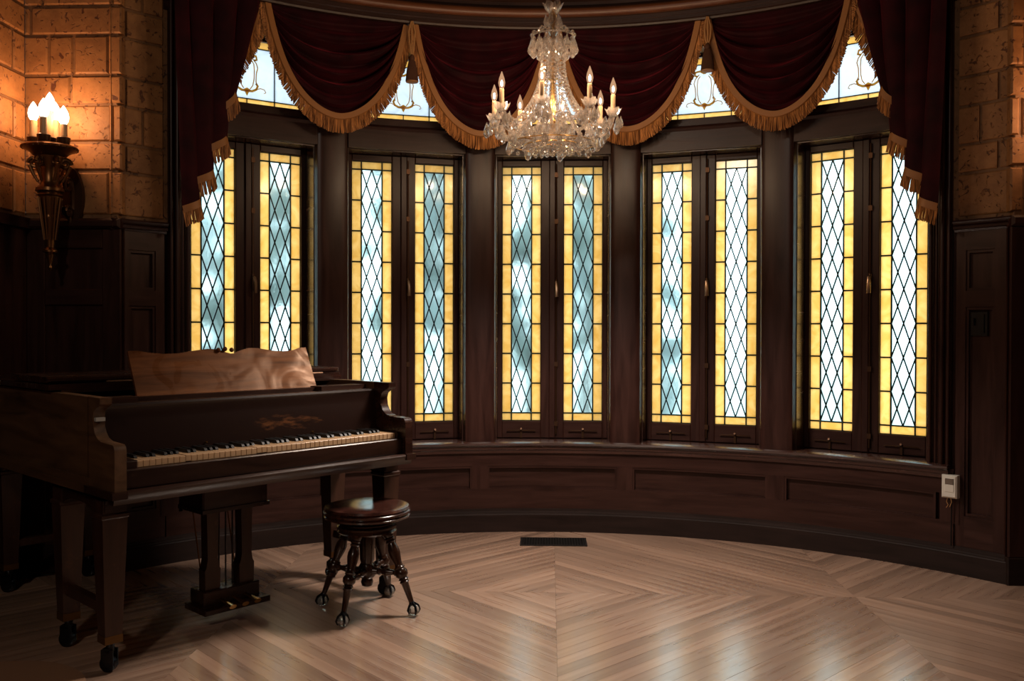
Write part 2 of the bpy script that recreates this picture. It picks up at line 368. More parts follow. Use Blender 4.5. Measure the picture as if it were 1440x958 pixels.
# ------------------------------------------------------------------ bay wall below and above the windows
bay = empty('wall_bay', BAY, BROT, kind='structure')
MB().sweep([(2.80, -.08), (3.0, -.08), (3.0, SILL - .03), (2.80, SILL - .03)], -CORN, CORN, 80).obj('wall_core', 'wood_h', bay)
MB().sweep([(2.765, .385), (2.81, .385), (2.81, SILL - .02), (2.765, SILL - .02)], -45, 45, 72).obj('top_rail', 'wood_h', bay)
MB().sweep([(2.765, .10), (2.81, .10), (2.81, .252), (2.765, .252)], -45, 45, 72).obj('bottom_rail', 'wood_h', bay)
edges = [-44.2] + PIERS + [44.2]
for a in PIERS + [-44.6, 44.6]:
    MB().sweep([(2.765, .24), (2.81, .24), (2.81, .39), (2.765, .39)], a - .95, a + .95, 4).obj('stile', 'wood', bay)
for a, b in zip(edges[:-1], edges[1:]):
    l, r = a + .95, b - .95
    pm = MB().sweep([(2.79, .25), (2.82, .25), (2.82, .387), (2.79, .387)], l, r, 16).obj('panel', 'wood_h', bay)
    MB().sweep([(2.768, .373), (2.795, .373), (2.795, .386), (2.768, .386)], l, r, 16).obj('panel_moulding', 'wood_h', bay)
    MB().sweep([(2.774, .252), (2.795, .252), (2.795, .257), (2.774, .257)], l, r, 16).obj('panel_moulding', 'wood_h', bay)
    for e in (l + .12, r - .12): MB().sweep([(2.768, .252), (2.795, .252), (2.795, .386), (2.768, .386)], e - .12, e + .12, 2).obj('panel_moulding', 'wood', bay)
# baseboard and sill
MB().sweep([(R0, 0), (2.80, 0), (2.80, .135), (2.763, .135), (2.761, .120), (2.756, .117), (2.754, .108), (2.747, .106), (R0, .100)], -CORN, CORN, 90).obj('baseboard_bay', 'base', None, kind='structure').matrix_world = Matrix.Translation(BAY) @ Matrix.Rotation(BROT, 4, 'Z')
sl = MB().sweep([(2.752, .462), (2.80, .462), (2.80, .50), (2.99, .50), (2.99, SILL), (2.742, SILL), (2.732, .521), (2.730, .512), (2.736, .503), (2.745, .50), (2.745, .485), (2.752, .478)], -44.6, 44.6, 90)
sl.obj('trim_1', 'sill', None, True, kind='structure').matrix_world = Matrix.Translation(BAY) @ Matrix.Rotation(BROT, 4, 'Z')
# piers
def winpt(aw, t, r):
    a = math.radians(aw); return Vector((t * math.cos(a) + r * math.sin(a), -t * math.sin(a) + r * math.cos(a)))
HW = .335
for a in PIERS:
    A = winpt(a - 8.8, HW, 3.0); B = winpt(a - 8.8, HW, 2.80); Cc = winpt(a + 8.8, -HW, 2.80); Dd = winpt(a + 8.8, -HW, 3.0)
    n = Vector((math.sin(math.radians(a)), math.cos(math.radians(a)))); t = Vector((n.y, -n.x))
    mid = (B + Cc) / 2; hw = (Cc - B).length / 2; base = mid.dot(n)
    poly = [A, B]
    for k in range(0, 17):
        x = -1 + 2 * k / 16; y = (1 - abs(x) ** 9) ** .5
        poly.append(t * (x * hw * .995) + n * (base - .012 - .034 * y - .006 * (1 - x * x)) + t * mid.dot(t))
    poly += [Cc, Dd]
    MB().prism([(p.x, p.y) for p in poly], SILL, 2.93).obj('pier', 'wood', bay, True)
# beam between casements and transoms, wall above
for a in WIN:
    h = 7.0
    MB().sweep([(2.768, HEAD), (3.0, HEAD), (3.0, 2.40), (2.79, 2.40), (2.79, 2.36), (2.766, 2.352), (2.758, 2.34), (2.766, 2.328), (2.768, 2.325)], a - h, a + h, 14).obj('transom_beam', 'wood_h', bay)
MB().sweep([(2.775, 2.80), (3.0, 2.80), (3.0, 3.4), (2.775, 3.4)], -45, 45, 72).obj('upper_wall', 'wood_h', bay)
# end casings beside the outer windows
for s in (-1, 1):
    A = winpt(s * 35.2, s * HW, 3.0); B = winpt(s * 35.2, s * HW, 2.78); E1 = pol(s * 44.6, 2.775); E2 = pol(s * 44.6, 3.0)
    MB().prism([(A.x, A.y), (B.x, B.y), (E1.x, E1.y), (E2.x, E2.y)], SILL, 2.93).obj('casing', 'wood', bay)
    for da, rr, dr in ((42.55, .010, 2.772), (43.15, .007, 2.77), (43.7, .013, 2.768), (44.35, .009, 2.768)):
        p = pol(s * da, dr); MB().lathe([(rr, SILL), (rr, 2.93)], 10, (p.x, p.y, 0)).obj('casing_moulding', 'wood', bay, True)

# ------------------------------------------------------------------ windows
BW, BH = .0565, .048                       # amber border
GW, GZ0, GZ1 = .234, .634, 2.174           # glass size of a casement
IZ0, IZ1 = GZ0 + BH, GZ1 - BH
PH = (IZ1 - IZ0) / 8; IW = GW - 2 * BW; RG = 2.886
def slab(poly, th=.004):                    # in the window plane: (x, z) polygon about its own centre
    return MB().extrude_y(poly, -th / 2, th / 2)
g = .0022
def rect(wd, ht): return [(-wd / 2 + g, -ht / 2 + g), (wd / 2 - g, -ht / 2 + g), (wd / 2 - g, ht / 2 - g), (-wd / 2 + g, ht / 2 - g)]
ME = {}
ME['side'] = slab(rect(BW, PH)).mesh('pane', M['amber']); ME['corner'] = slab(rect(BW, BH)).mesh('pane', M['amber']); ME['mid'] = slab(rect(IW, BH)).mesh('pane', M['amber'])
q = IW / 4; k_ = .93
ME['dia'] = slab([(-q * k_, 0), (0, -PH / 2 * k_), (q * k_, 0), (0, PH / 2 * k_)]).mesh('pane', M['clear'])
ME['tl'] = slab([(g, -PH / 2 * .9), (q * .93, 0), (g, PH / 2 * .9)]).mesh('pane', M['clear'])
ME['tr'] = slab([(-g, PH / 2 * .9), (-q * .93, 0), (-g, -PH / 2 * .9)]).mesh('pane', M['clear'])
ME['td'] = slab([(-q * .9, -g), (0, -PH / 2 * .93), (q * .9, -g)]).mesh('pane', M['clear'])
ME['tu'] = slab([(-q * .9, g), (q * .9, g), (0, PH / 2 * .93)]).mesh('pane', M['clear'])
def bar(mb, p, q_, wd=.0078, th=.009, y=0):
    p, q_ = Vector((p[0], 0, p[1])), Vector((q_[0], 0, q_[1])); d = (q_ - p).normalized(); n = Vector((-d.z, 0, d.x)) * wd / 2; t = Vector((0, th / 2, 0)); o = Vector((0, y, 0))
    vs = [p - n - t, p + n - t, p + n + t, p - n + t, q_ - n - t, q_ + n - t, q_ + n + t, q_ - n + t]
    mb.add([v + o for v in vs], [(0, 1, 2, 3), (7, 6, 5, 4), (0, 4, 5, 1), (1, 5, 6, 2), (2, 6, 7, 3), (3, 7, 4, 0)])
def came_mesh():
    m = MB(); x = GW / 2; xi = IW / 2
    for s in (-1, 1): bar(m, (s * xi, GZ0), (s * xi, GZ1)); bar(m, (s * x, GZ0), (s * x, GZ1), .005)
    for z in (GZ0, IZ0, IZ1, GZ1): bar(m, (-x, z), (x, z))
    for k in range(1, 8):
        for s in (-1, 1): bar(m, (s * xi, IZ0 + k * PH), (s * x, IZ0 + k * PH))
    for k in range(8):
        z0, z1, zm = IZ0 + k * PH, IZ0 + (k + 1) * PH, IZ0 + (k + .5) * PH
        for xa in (-xi, 0, xi):
            for xb in (-q, q):
                if abs(xa - xb) < IW * .3:
                    bar(m, (xa, z0), (xb, zm), .0068); bar(m, (xb, zm), (xa, z1), .0068)
        for xb in (-q, q): m.ball((xb, -.003, zm), .0045, 6, 4)
        for xa in (-xi, 0, xi): m.ball((xa, -.003, z0), .0045, 6, 4)
    return m.mesh('lead_came', M['lead'], False)
ME['came'] = came_mesh()
CX = (-.186, .186)                          # centre of each casement's glass
def frame_rail(x0, x1, z0, z1, y0=2.862, y1=2.90, b=.004): return MB().bbox(x0, x1, y0, y1, z0, z1, b)
for wi, aw in enumerate(WIN):
    wa = math.radians(aw + OFF); wo = empty('window_%d' % (wi + 1), (.05 * math.sin(wa), CY + .05 * math.cos(wa), 0), -wa, kind='structure')
    MB().box(-HW, HW, 2.905, 2.99, SILL, SILL + .02).box(-HW, HW, 2.905, 2.99, HEAD - .02, HEAD).box(-HW - .02, -HW + .004, 2.87, 2.99, SILL, HEAD).box(HW - .004, HW + .02, 2.87, 2.99, SILL, HEAD).obj('window_frame', 'wood', wo)
    for s in (-1, 1): MB().box(min(s * HW, s * (HW - .005)), max(s * HW, s * (HW - .005)), 2.742, 2.868, SILL, HEAD).obj('jamb', 'sill', wo)
    MB().box(-HW, HW, 2.735, 2.868, HEAD - .005, HEAD).obj('head_soffit', 'sill', wo)
    for ci, cx in enumerate(CX):
        s = -1 if cx < 0 else 1
        ca = empty('casement', parent=wo)
        xo, xi_ = s * (HW - .003), s * .005          # outer and meeting edge
        gl, gr = cx - GW / 2, cx + GW / 2
        lo, hi = (xo, gl) if s < 0 else (xi_, gl)
        frame_rail(lo, hi, SILL + .004, HEAD - .004).obj('stile', 'wood', ca)
        lo, hi = (gr, xi_) if s < 0 else (gr, xo)
        frame_rail(lo, hi, SILL + .004, HEAD - .004).obj('stile', 'wood', ca)
        frame_rail(gl, gr, SILL + .004, GZ0).obj('rail', 'wood_h', ca); frame_rail(gl, gr, GZ1, HEAD - .004).obj('rail', 'wood_h', ca)
        link('lead_came', ME['came'], ca, (cx, RG, 0))
        def pane(kind, x, z): link('pane', ME[kind], ca, (cx + x, RG, z))
        xs = IW / 2 + BW / 2
        for k in range(8):
            zc = IZ0 + (k + .5) * PH
            pane('side', -xs, zc); pane('side', xs, zc); pane('dia', 0, zc); pane('tl', -IW / 2, zc); pane('tr', IW / 2, zc)
            if k:
                for xb in (-q, q): pane('dia', xb, IZ0 + k * PH)
        for xb in (-q, q): pane('td', xb, IZ1); pane('tu', xb, IZ0)
        for zz in (GZ0 + BH / 2, GZ1 - BH / 2): pane('corner', -xs, zz); pane('corner', xs, zz); pane('mid', 0, zz)
        # stay bar on the bottom rail
        sb = MB(); zs = .578
        sb.tube([(cx - .085, 2.852, zs - .004), (cx - .08, 2.85, zs), (cx + .08, 2.85, zs), (cx + .085, 2.852, zs - .004)], .0032, 6)
        sb.lathe_axis([(0, .006), (.5, .005), (.8, .008), (1, .006)], (cx, 2.862, zs + .004), (cx, 2.838, zs + .012), 8).box(cx - .006, cx + .006, 2.852, 2.862, SILL + .006, zs)
        sb.obj('casement_stay', 'bronze_d', ca, True)
    MB().bbox(-.020, .020, 2.850, 2.90, SILL + .004, HEAD - .004, .006).obj('astragal', 'wood', wo)
    # cremone bolt on the meeting stiles
    cb = MB(); xb = .024
    cb.tube([(xb, 2.852, SILL + .03), (xb, 2.852, HEAD - .03)], .0048, 8)
    for zz in (.62, .98, 1.84, 2.12): cb.box(xb - .01, xb + .01, 2.845, 2.864, zz - .014, zz + .014)
    cb.lathe([(.009, 1.40), (.012, 1.42), (.012, 1.47), (.009, 1.49)], 10, (xb, 2.848, 0))
    cb.obj('cremone_bolt', 'bronze_d', wo, True)
    hm = MB().tube([(xb, 2.848, 1.475), (xb, 2.822, 1.47), (xb + .002, 2.812, 1.44), (xb + .003, 2.816, 1.385)], .007, 8, .011)
    hm.obj('bolt_handle', 'pale_bronze', wo, True)
    # transom light
    tz0, tz1, tb = 2.418, 2.785, .042
    tr = empty('transom', parent=wo)
    TX = [-.33, -.155, 0, .155, .33]
    MB().box(-HW, HW, 2.87, 2.93, 2.398, tz0).box(-HW, HW, 2.87, 2.93, tz1, 2.81).box(-HW - .02, -.33, 2.87, 2.93, 2.40, 2.81).box(.33, HW + .02, 2.87, 2.93, 2.40, 2.81).obj('transom_frame', 'wood_h', tr)
    lm = MB()
    for z in (tz0 + tb, tz1 - tb): bar(lm, (-.33, z), (.33, z), .005)
    for z0, z1 in ((tz0, tz0 + tb), (tz1 - tb, tz1)):
        for x in TX[1:-1]: bar(lm, (x, z0), (x, z1), .005)
    for x in (-.155, .155): bar(lm, (x, tz0 + tb), (x, tz1 - tb), .005)
    lm.xf(Matrix.Translation((0, RG, 0))).obj('lead_came', 'lead', tr)
    for x0, x1 in zip(TX[:-1], TX[1:]):
        for zc in (tz0 + tb / 2, tz1 - tb / 2): slab(rect(x1 - x0, tb)).obj('pane', 'amber', tr).location = ((x0 + x1) / 2, RG, zc)
    for x0, x1 in ((-.33, -.155), (-.155, .155), (.155, .33)): slab(rect(x1 - x0, tz1 - tz0 - 2 * tb)).obj('pane', 'opal', tr).location = ((x0 + x1) / 2, RG, (tz0 + tz1) / 2)
    om = MB(); zc = 2.60
    def ln(pts, r=.0028): om.tube([(x, RG - .006, zc + z) for x, z in pts], r, 6)
    for s in (-1, 1):
        ln([(s * .040 * (1 - .0) * f, z) for z, f in ((.075, .6), (.055, .95), (.02, 1.02), (-.03, .98), (-.065, .8), (-.085, .45))])
        ln([(s * x, z) for x, z in ((.03, .085), (.052, .06), (.060, .035), (.052, .005), (.05, -.04), (.055, -.06))], .003)
        ln([(s * x, z) for x, z in ((.0, -.098), (.03, -.096), (.052, -.084), (.06, -.064), (.05, -.052))], .0065)
        ln([(s * x, z) for x, z in ((.05, -.085), (.075, -.075), (.098, -.08), (.105, -.095), (.095, -.10))], .0025)
        ln([(s * x, z) for x, z in ((.0, .09), (.025, .105), (.05, .10), (.055, .08), (.04, .075))], .006)
    om.extrude_y([(-.018, zc - .09), (0, zc - .125), (.018, zc - .09), (0, zc - .08)], RG - .009, RG - .003)
    om.obj('gilt_cartouche', 'gold_glass', tr, True, label='gold painted cartouche on the pale transom glass')

# ------------------------------------------------------------------ cornice over the curtains
cr = MB().sweep([(2.62, 2.90), (2.78, 2.90), (2.78, 3.4), (2.585, 3.4), (2.585, 3.20), (2.57, 3.19), (2.57, 3.05), (2.592, 3.04), (2.592, 3.022), (2.578, 3.012), (2.566, 2.998), (2.564, 2.984), (2.570, 2.968), (2.585, 2.956),
                 (2.60, 2.955), (2.60, 2.935), (2.607, 2.93), (2.607, 2.915), (2.616, 2.91)], -CORN, CORN, 90)
co_ = cr.obj('trim_2', 'crown', None, True, kind='structure'); co_.matrix_world = Matrix.Translation(BAY) @ Matrix.Rotation(BROT, 4, 'Z')
MB().sweep([(2.60, 2.956)] + [(2.578 - .024 * math.sin(PI * i / 8), 2.978 - .025 * math.cos(PI * i / 8)) for i in range(9)] + [(2.60, 3.002)], -CORN, CORN, 90).obj('bead_moulding', 'bead', co_, True)

# ------------------------------------------------------------------ panelled ends of the bay and the stone walls
CAP = 1.72
TZ = [1.735, 1.95, 2.089, 2.274, 2.416, 2.609, 2.75, 2.943, 3.085, 3.278, 3.40]
def courses():
    for i in range(len(TZ) - 1): yield i, TZ[i], TZ[i + 1]
for s in (-1, 1):
    nm = 'left' if s < 0 else 'right'
    wb = empty('wall_bay_' + nm, BAY, BROT, kind='structure')
    lo, hi = 44.6, CORN
    def sw(r0, z0, z1, a0, a1, name, mat, n=6, r1=2.82): return MB().sweep([(r0, z0), (r1, z0), (r1, z1), (r0, z1)], s * a0, s * a1, n).obj(name, mat, wb)
    sw(2.80, -.08, 3.4, lo, hi, 'wall_core', 'wood', 10, 3.0)
    sw(2.768, .12, CAP - .05, lo + .5, 46.0, 'stile', 'wood'); sw(2.768, .12, CAP - .05, 48.75, hi, 'stile', 'wood')
    for z0, z1 in ((.12, .285), (1.30, 1.378), (1.575, CAP - .05)): sw(2.768, z0, z1, 46.0, 48.75, 'rail', 'wood_h')
    for z0, z1 in ((.285, 1.30), (1.378, 1.575)):
        sw(2.792, z0, z1, 46.0, 48.75, 'panel', 'wood')
        for z in (z0, z1 - .014): sw(2.775, z, z + .014, 46.0, 48.75, 'panel_moulding', 'wood_h', 6, 2.80)
        for a in (46.0, 48.48): sw(2.775, z0, z1, a, a + .27, 'panel_moulding', 'wood', 2, 2.80)
    MB().sweep([(2.80, CAP), (2.80, CAP - .055), (2.765, CAP - .055), (2.758, CAP - .045), (2.748, CAP - .042), (2.744, CAP - .03), (2.752, CAP - .024), (2.742, CAP - .018), (2.735, CAP - .008), (2.738, CAP)], s * 44.9, s * (hi + .3), 8).obj('chair_rail', 'wood_h', wb, True)
    sw(2.789, CAP, 3.4, lo, hi, 'mortar', 'mortar', 8, 2.81)
    # stone blocks on the curved end
    for i, z0, z1 in courses():
        cuts = [45.0, 48.9, hi + .0] if i % 2 else [45.0, hi]
        if i % 4 == 2: cuts = [45.0, 47.2, hi]
        for a0, a1 in zip(cuts[:-1], cuts[1:]):
            m = MB(); j = .007; aj = .15; r = 2.779 + rnd.uniform(0, .003)
            m.sweep([(r + .003, z0 + j), (2.80, z0 + j), (2.80, z1 - j), (r + .003, z1 - j), (r, z1 - j - .006), (r, z0 + j + .006)], s * (a0 + aj), s * (a1 - (aj if a1 < hi else -.12)), 3)
            m.obj('stone_block', 'stone', wb)
    # flat wall beside the bay
    wn = empty('wall_back_' + nm, (0, YC, 0), 0, kind='structure')
    x0, x1 = XC - .02, XR + .12
    def bx(a, b, y0, y1, z0, z1, name, mat, ch=.004): return MB().bbox(min(s * a, s * b), max(s * a, s * b), y0, y1, z0, z1, ch).obj(name, mat, wn)
    bx(x0 + .02, x1, .011, .2, -.08, 3.4, 'wall_core', 'mortar')
    bx(x0, x1, .005, .04, .0, CAP - .03, 'wainscot', 'wood'); bx(x0 - .005, x1, -.012, .02, 0, .13, 'skirting', 'base')
    bx(x0, x0 + .09, -.008, .02, .13, CAP - .05, 'stile', 'wood'); bx(XR - .09, XR, -.008, .02, .13, CAP - .05, 'stile', 'wood')
    for z0, z1 in ((.13, .28), (1.30, 1.378), (1.575, CAP - .05)): bx(x0 + .09, XR - .09, -.008, .02, z0, z1, 'rail', 'wood_h')
    bx(x0 - .005, x1, -.03, .03, CAP - .05, CAP, 'chair_rail', 'wood_h', .012)
    for i, z0, z1 in courses():
        if i % 2 == 0: cuts = [x0, x0 + (.035 if i % 4 else .06), x0 + .235, x0 + .36, x0 + .6] if i % 4 == 0 else [x0, x0 + .045, x0 + .39, x0 + .6]
        else: cuts = [x0, x0 + .45, x0 + .6] if i % 4 == 1 else [x0, x0 + .25, x0 + .6]
        for a, b in zip(cuts[:-1], cuts[1:]):
            if a > XR: continue
            yy = rnd.uniform(0, .006); bx(a + (.006 if a > x0 else 0), min(b, XR + .02) - .006, yy * .6, .04, z0 + .007, z1 - .007, 'stone_block', 'stone', .007)
    # side wall of the room
    ws = empty('wall_' + nm, (s * XR, 0, 0), 0, kind='structure')
    def bs(y0, y1, d0, d1, z0, z1, name, mat): return MB().bbox(-d1, d1 * 0 - d0, 0, y1 - y0, z0, z1, 0).xf(Matrix.Identity(4)) if False else MB().box(min(s * d0, s * d1), max(s * d0, s * d1), y0, y1, z0, z1).obj(name, mat, ws)
    bs(-2.6, YC, .011, .2, -.08, 3.4, 'wall_core', 'mortar'); bs(-2.6, YC, .0, .04, 0, CAP - .03, 'wainscot', 'wood'); bs(-2.6, YC, -.012, .02, 0, .13, 'skirting', 'base'); bs(-2.6, YC, -.03, .03, CAP - .05, CAP, 'chair_rail', 'wood_h')
    for i, z0, z1 in courses():
        y = YC
        k = 0
        while y > 2.9:
            ln_ = (.1 if k == 0 and i % 2 == 0 else .40 + .1 * ((i * 7 + k * 3) % 3)) if i % 2 == 0 else .55
            yy = rnd.uniform(0, .006)
            m = MB().bbox(y - ln_ + .006, y - .006, yy * .6, .04, z0 + .007, z1 - .007, .007)
            m.v = [(s * v[1], v[0], v[2]) for v in m.v]; m.obj('stone_block', 'stone', ws); y -= ln_; k += 1
    m = MB().box(min(0, s * .03), max(0, s * .03), -2.6, 2.9, CAP, 3.4); m.obj('stone_face', 'stone', ws)
rear = MB().box(-XR - .2, XR + .2, -2.8, -2.6, -.08, 3.4).obj('wall_front', 'stone', None, kind='structure')
MB().prism([(-XR - .2, -2.8), (XR + .2, -2.8), (XR + .2, YC + .2), (pol(CORN, 3).x, CY + pol(CORN, 3).y)] + [(pol(a, 3.0).x, CY + pol(a, 3.0).y) for a in range(45, -46, -5)] + [(-pol(CORN, 3).x, CY + pol(CORN, 3).y), (-XR - .2, YC + .2)], 3.4, 3.5).obj('ceiling', 'ceil', None, kind='structure')

# ------------------------------------------------------------------ curtains
SR = 2.655
def sway(base):                              # fringe builder: base = list of (point, hang direction, outward normal)
    m = MB()
    for p, d, o, ln_ in base:
        t = d.cross(o).normalized() * .0026; e = p + d * ln_; nn = o * .0022
        m.add([p - t, p + t, p + nn, e - t * 1.25, e + t * 1.25, e + nn * 1.25], [(0, 1, 4, 3), (1, 2, 5, 4), (2, 0, 3, 5), (3, 4, 5)])
    return m
def swag(a0, a1, drop, label, seed):
    root = thing('curtain_swag', label, 'curtain', (pol((a0 + a1) / 2 + OFF, SR).x, CY + pol((a0 + a1) / 2 + OFF, SR).y, 2.905), 0, 'velvet swags across the bay')
    inv = Matrix.Translation(-Vector(root.location)) @ Matrix.Translation(BAY) @ Matrix.Rotation(BROT, 4, 'Z')
    rr = random.Random(seed); ph = rr.uniform(0, 6)
    def pt(qq, t, off=0):
        "qq in -1..1 across, t 0..1 down"
        aq = abs(qq); sh = 1 - .62 * aq ** 1.9 - .38 * aq ** 6
        n1 = math.sin(2 * PI * 6.2 * t ** 1.3 + ph + .6 * math.sin(2 * qq + ph)) ; n1 = n1 * (1 - .35 * n1); n2 = math.sin(2 * PI * 10 * t + ph * 2 + 1.6 * qq)
        amp = (.030 + .010 * math.sin(3 * qq + ph)) * min(1, t * 3) * min(1, (1 - abs(qq)) * 3.2 + .15) * (1 if t < .88 else max(.25, (1.0 - t) / .12))
        r = SR - .025 * sh * math.sin(PI * min(1, t * .9 + .05)) - amp * n1 - amp * .35 * n2 - off
        z = 2.905 - drop * sh * t - .006 * sh * n1 * (1 if t < .93 else 0)
        return pol((a0 + a1) / 2 + (a1 - a0) / 2 * qq * .985, r, z)
    nu, nv = 72, 90
    m = MB(); qs = [math.sin(PI / 2 * (-1 + 2 * i / nu)) * .35 + (-1 + 2 * i / nu) * .65 for i in range(nu + 1)]
    m.add([pt(qq, j / nv) for j in range(nv + 1) for qq in qs], [(j * (nu + 1) + i, j * (nu + 1) + i + 1, (j + 1) * (nu + 1) + i + 1, (j + 1) * (nu + 1) + i) for j in range(nv) for i in range(nu)])
    cl = m.xf(inv).obj('cloth', 'velvet', root, True)
    # edge curve, resampled
    edge = [pt(-1 + 2 * i / 400, 1, .008) for i in range(401)]
    res = [edge[0]]; acc = 0; pitch = .0043; norm = []
    for i in range(1, 401):
        seg = (edge[i] - edge[i - 1]).length; acc += seg
        while acc >= pitch:
            acc -= pitch; res.append(edge[i - 1].lerp(edge[i], 1 - acc / max(seg, 1e-6)))
    fr = []; tp = []
    for i, p in enumerate(res):
        tg = (res[min(i + 3, len(res) - 1)] - res[max(i - 3, 0)]).normalized(); o = Vector((-p.x, -p.y, 0)).normalized()
        dn = tg.cross(o).normalized()
        if dn.z > 0: dn = -dn
        d = (dn * .8 + Vector((0, 0, -.35)) + Vector((rr.uniform(-.06, .06), rr.uniform(-.06, .06), 0))).normalized()
        fr.append((p + dn * .010, d, o, (.030 + .046 * abs(dn.z)) + rr.uniform(-.004, .004))); tp.append((p, dn, o))
    sway(fr).xf(inv).obj('fringe', 'fringe', root, False, kind='stuff')
    bm_ = MB(); vs = []
    for p, dn, o in tp[::4]:
        vs += [p - dn * .022 + o * .003, p - dn * .020 + o * .010, p + dn * .010 + o * .011, p + dn * .014 + o * .004]
    n = len(tp[::4]); bm_.add(vs, [(i * 4 + k, i * 4 + k + 1, (i + 1) * 4 + k + 1, (i + 1) * 4 + k) for i in range(n - 1) for k in range(3)])
    bm_.xf(inv).obj('braid', 'braid', root, True)
    return root
swag(-34.9, -17.9, .56, 'burgundy velvet swag hanging left of the left tassel', 1)
swag(-17.3, -.4, .605, 'burgundy velvet swag just left of the crystal chandelier', 2)
swag(.4, 17.9, .585, 'burgundy velvet swag just right of the crystal chandelier', 3)
swag(18.6, 35.0, .565, 'burgundy velvet swag hanging right of the right tassel', 4)
def jabot(s, label):
    a_in, a_out = 35.3, 44.9
    root = thing('curtain_tail', label, 'curtain', (pol(s * 40 + OFF, SR).x, CY + pol(s * 40 + OFF, SR).y, 2.905), 0, 'long velvet tails at the ends of the bay')
    inv = Matrix.Translation(-Vector(root.location)) @ Matrix.Translation(BAY) @ Matrix.Rotation(BROT, 4, 'Z')
    nf = 3.6
    def pos(u, v):
        tri = math.sin(2 * PI * nf * u)
        spread = .3 + .7 * v
        e = v ** 1.3
        a = (35.3 + 9.7 * u) * (1 - e) + (38.5 + 5.4 * u) * e + .95 * spread * math.sin(2 * PI * nf * u + PI) * min(1, u * 6)
        r = SR - .02 + .035 * math.cos(2 * PI * nf * u + .4) * (.5 + .5 * v)
        zb = 2.55 - .78 * u ** .65
        return pol(s * a, r, 2.905 + (zb - 2.905) * v)
    nu, nv = 130, 24
    m = MB(); m.add([pos(i / nu, j / nv) for j in range(nv + 1) for i in range(nu + 1)], [(j * (nu + 1) + i, j * (nu + 1) + i + 1, (j + 1) * (nu + 1) + i + 1, (j + 1) * (nu + 1) + i) for j in range(nv) for i in range(nu)])
    m.xf(inv).obj('cloth', 'velvet', root, True)
    path = [pos(0, i / 120) for i in range(121)] + [pos(i / 500, 1) for i in range(1, 501)]
    res = [path[0]]; acc = 0; pitch = .0046
    for i in range(1, len(path)):
        seg = (path[i] - path[i - 1]).length; acc += seg
        while acc >= pitch: acc -= pitch; res.append(path[i - 1].lerp(path[i], 1 - acc / max(seg, 1e-6)))
    fr = []; rr = random.Random(9); vs = []
    for i, p in enumerate(res):
        lead = (p - path[120]).length > .004 and p.z > path[120].z and i < 110
        o = Vector((-p.x, -p.y, 0)).normalized(); side = Vector((o.y, -o.x, 0)) * (s)
        if side.dot(pol(s * 30, 1) - pol(s * 40, 1)) < 0: side = -side
        k = 1 if p.z > 2.52 and i < len(path) * .3 else .25
        d = (Vector((0, 0, -1)) + side * (.8 * k)).normalized()
        d = (d + Vector((rr.uniform(-.05, .05), rr.uniform(-.05, .05), 0))).normalized()
        fr.append((p, d, o, .078 + rr.uniform(-.004, .004)))
    sway(fr).xf(inv).obj('fringe', 'fringe', root, False, kind='stuff')
    b_ = MB(); vs = []
    for p, d, o, l_ in fr[::3]: vs += [p - d * .022 + o * .004, p + d * .014 + o * .006]
    n = len(vs) // 2
    b_.add(vs, [(2 * i, 2 * i + 1, 2 * i + 3, 2 * i + 2) for i in range(n - 1)]); b_.xf(inv).obj('braid', 'braid', root, True)
jabot(-1, 'long burgundy velvet tail stepping down on the left above the piano')
jabot(1, 'long burgundy velvet tail stepping down beside the right stone wall')
def tassel(a, ztop, label, up=0):
    p = pol(a + OFF, 2.605); root = thing('curtain_tassel', label, 'tassel', (p.x, CY + p.y, ztop), 0, 'gold corded tassels between the swags')
    c = MB()
    for dx in (-.012, .0, .012): c.tube([(dx * .3, 0, .0), (dx * 1.5, -.006, -.06), (dx * 1.1, -.004, -.12), (dx * .3, 0, -.19 + up)], .0045, 6)
    c.obj('cord', 'cord', root, True)
    MB().lathe([(.006, -.185 + up), (.013, -.195 + up), (.016, -.21 + up), (.012, -.222 + up), (.02, -.228 + up)][::-1], 14).obj('tassel_head', 'tassel', root, True)
    m = MB()
    for k in range(40):
        an = 2 * PI * k / 40; m.tube([(.016 * math.cos(an), .016 * math.sin(an), -.222), (.027 * math.cos(an), .027 * math.sin(an), -.27), (.034 * math.cos(an), .034 * math.sin(an), -.335)], .0028, 4)
    m.lathe([(.03, -.333), (.026, -.27), (.016, -.222)], 14)
    m.xf(Matrix.Translation((0, 0, up))); m.obj('tassel_skirt', 'tassel', root, kind='stuff')
    MB().lathe_axis([(0, .003), (.3, .034), (.7, .034), (1, .003)], (0, 0, -.342 + up), (0, 0, -.332 + up), 20).obj('tassel_ring', 'cord', root, True)
tassel(-17.6, 2.905, 'brown tassel on gold cords below the cornice, left of the chandelier')
tassel(18.9, 2.905, 'brown tassel on gold cords below the cornice, right of the chandelier', .042)

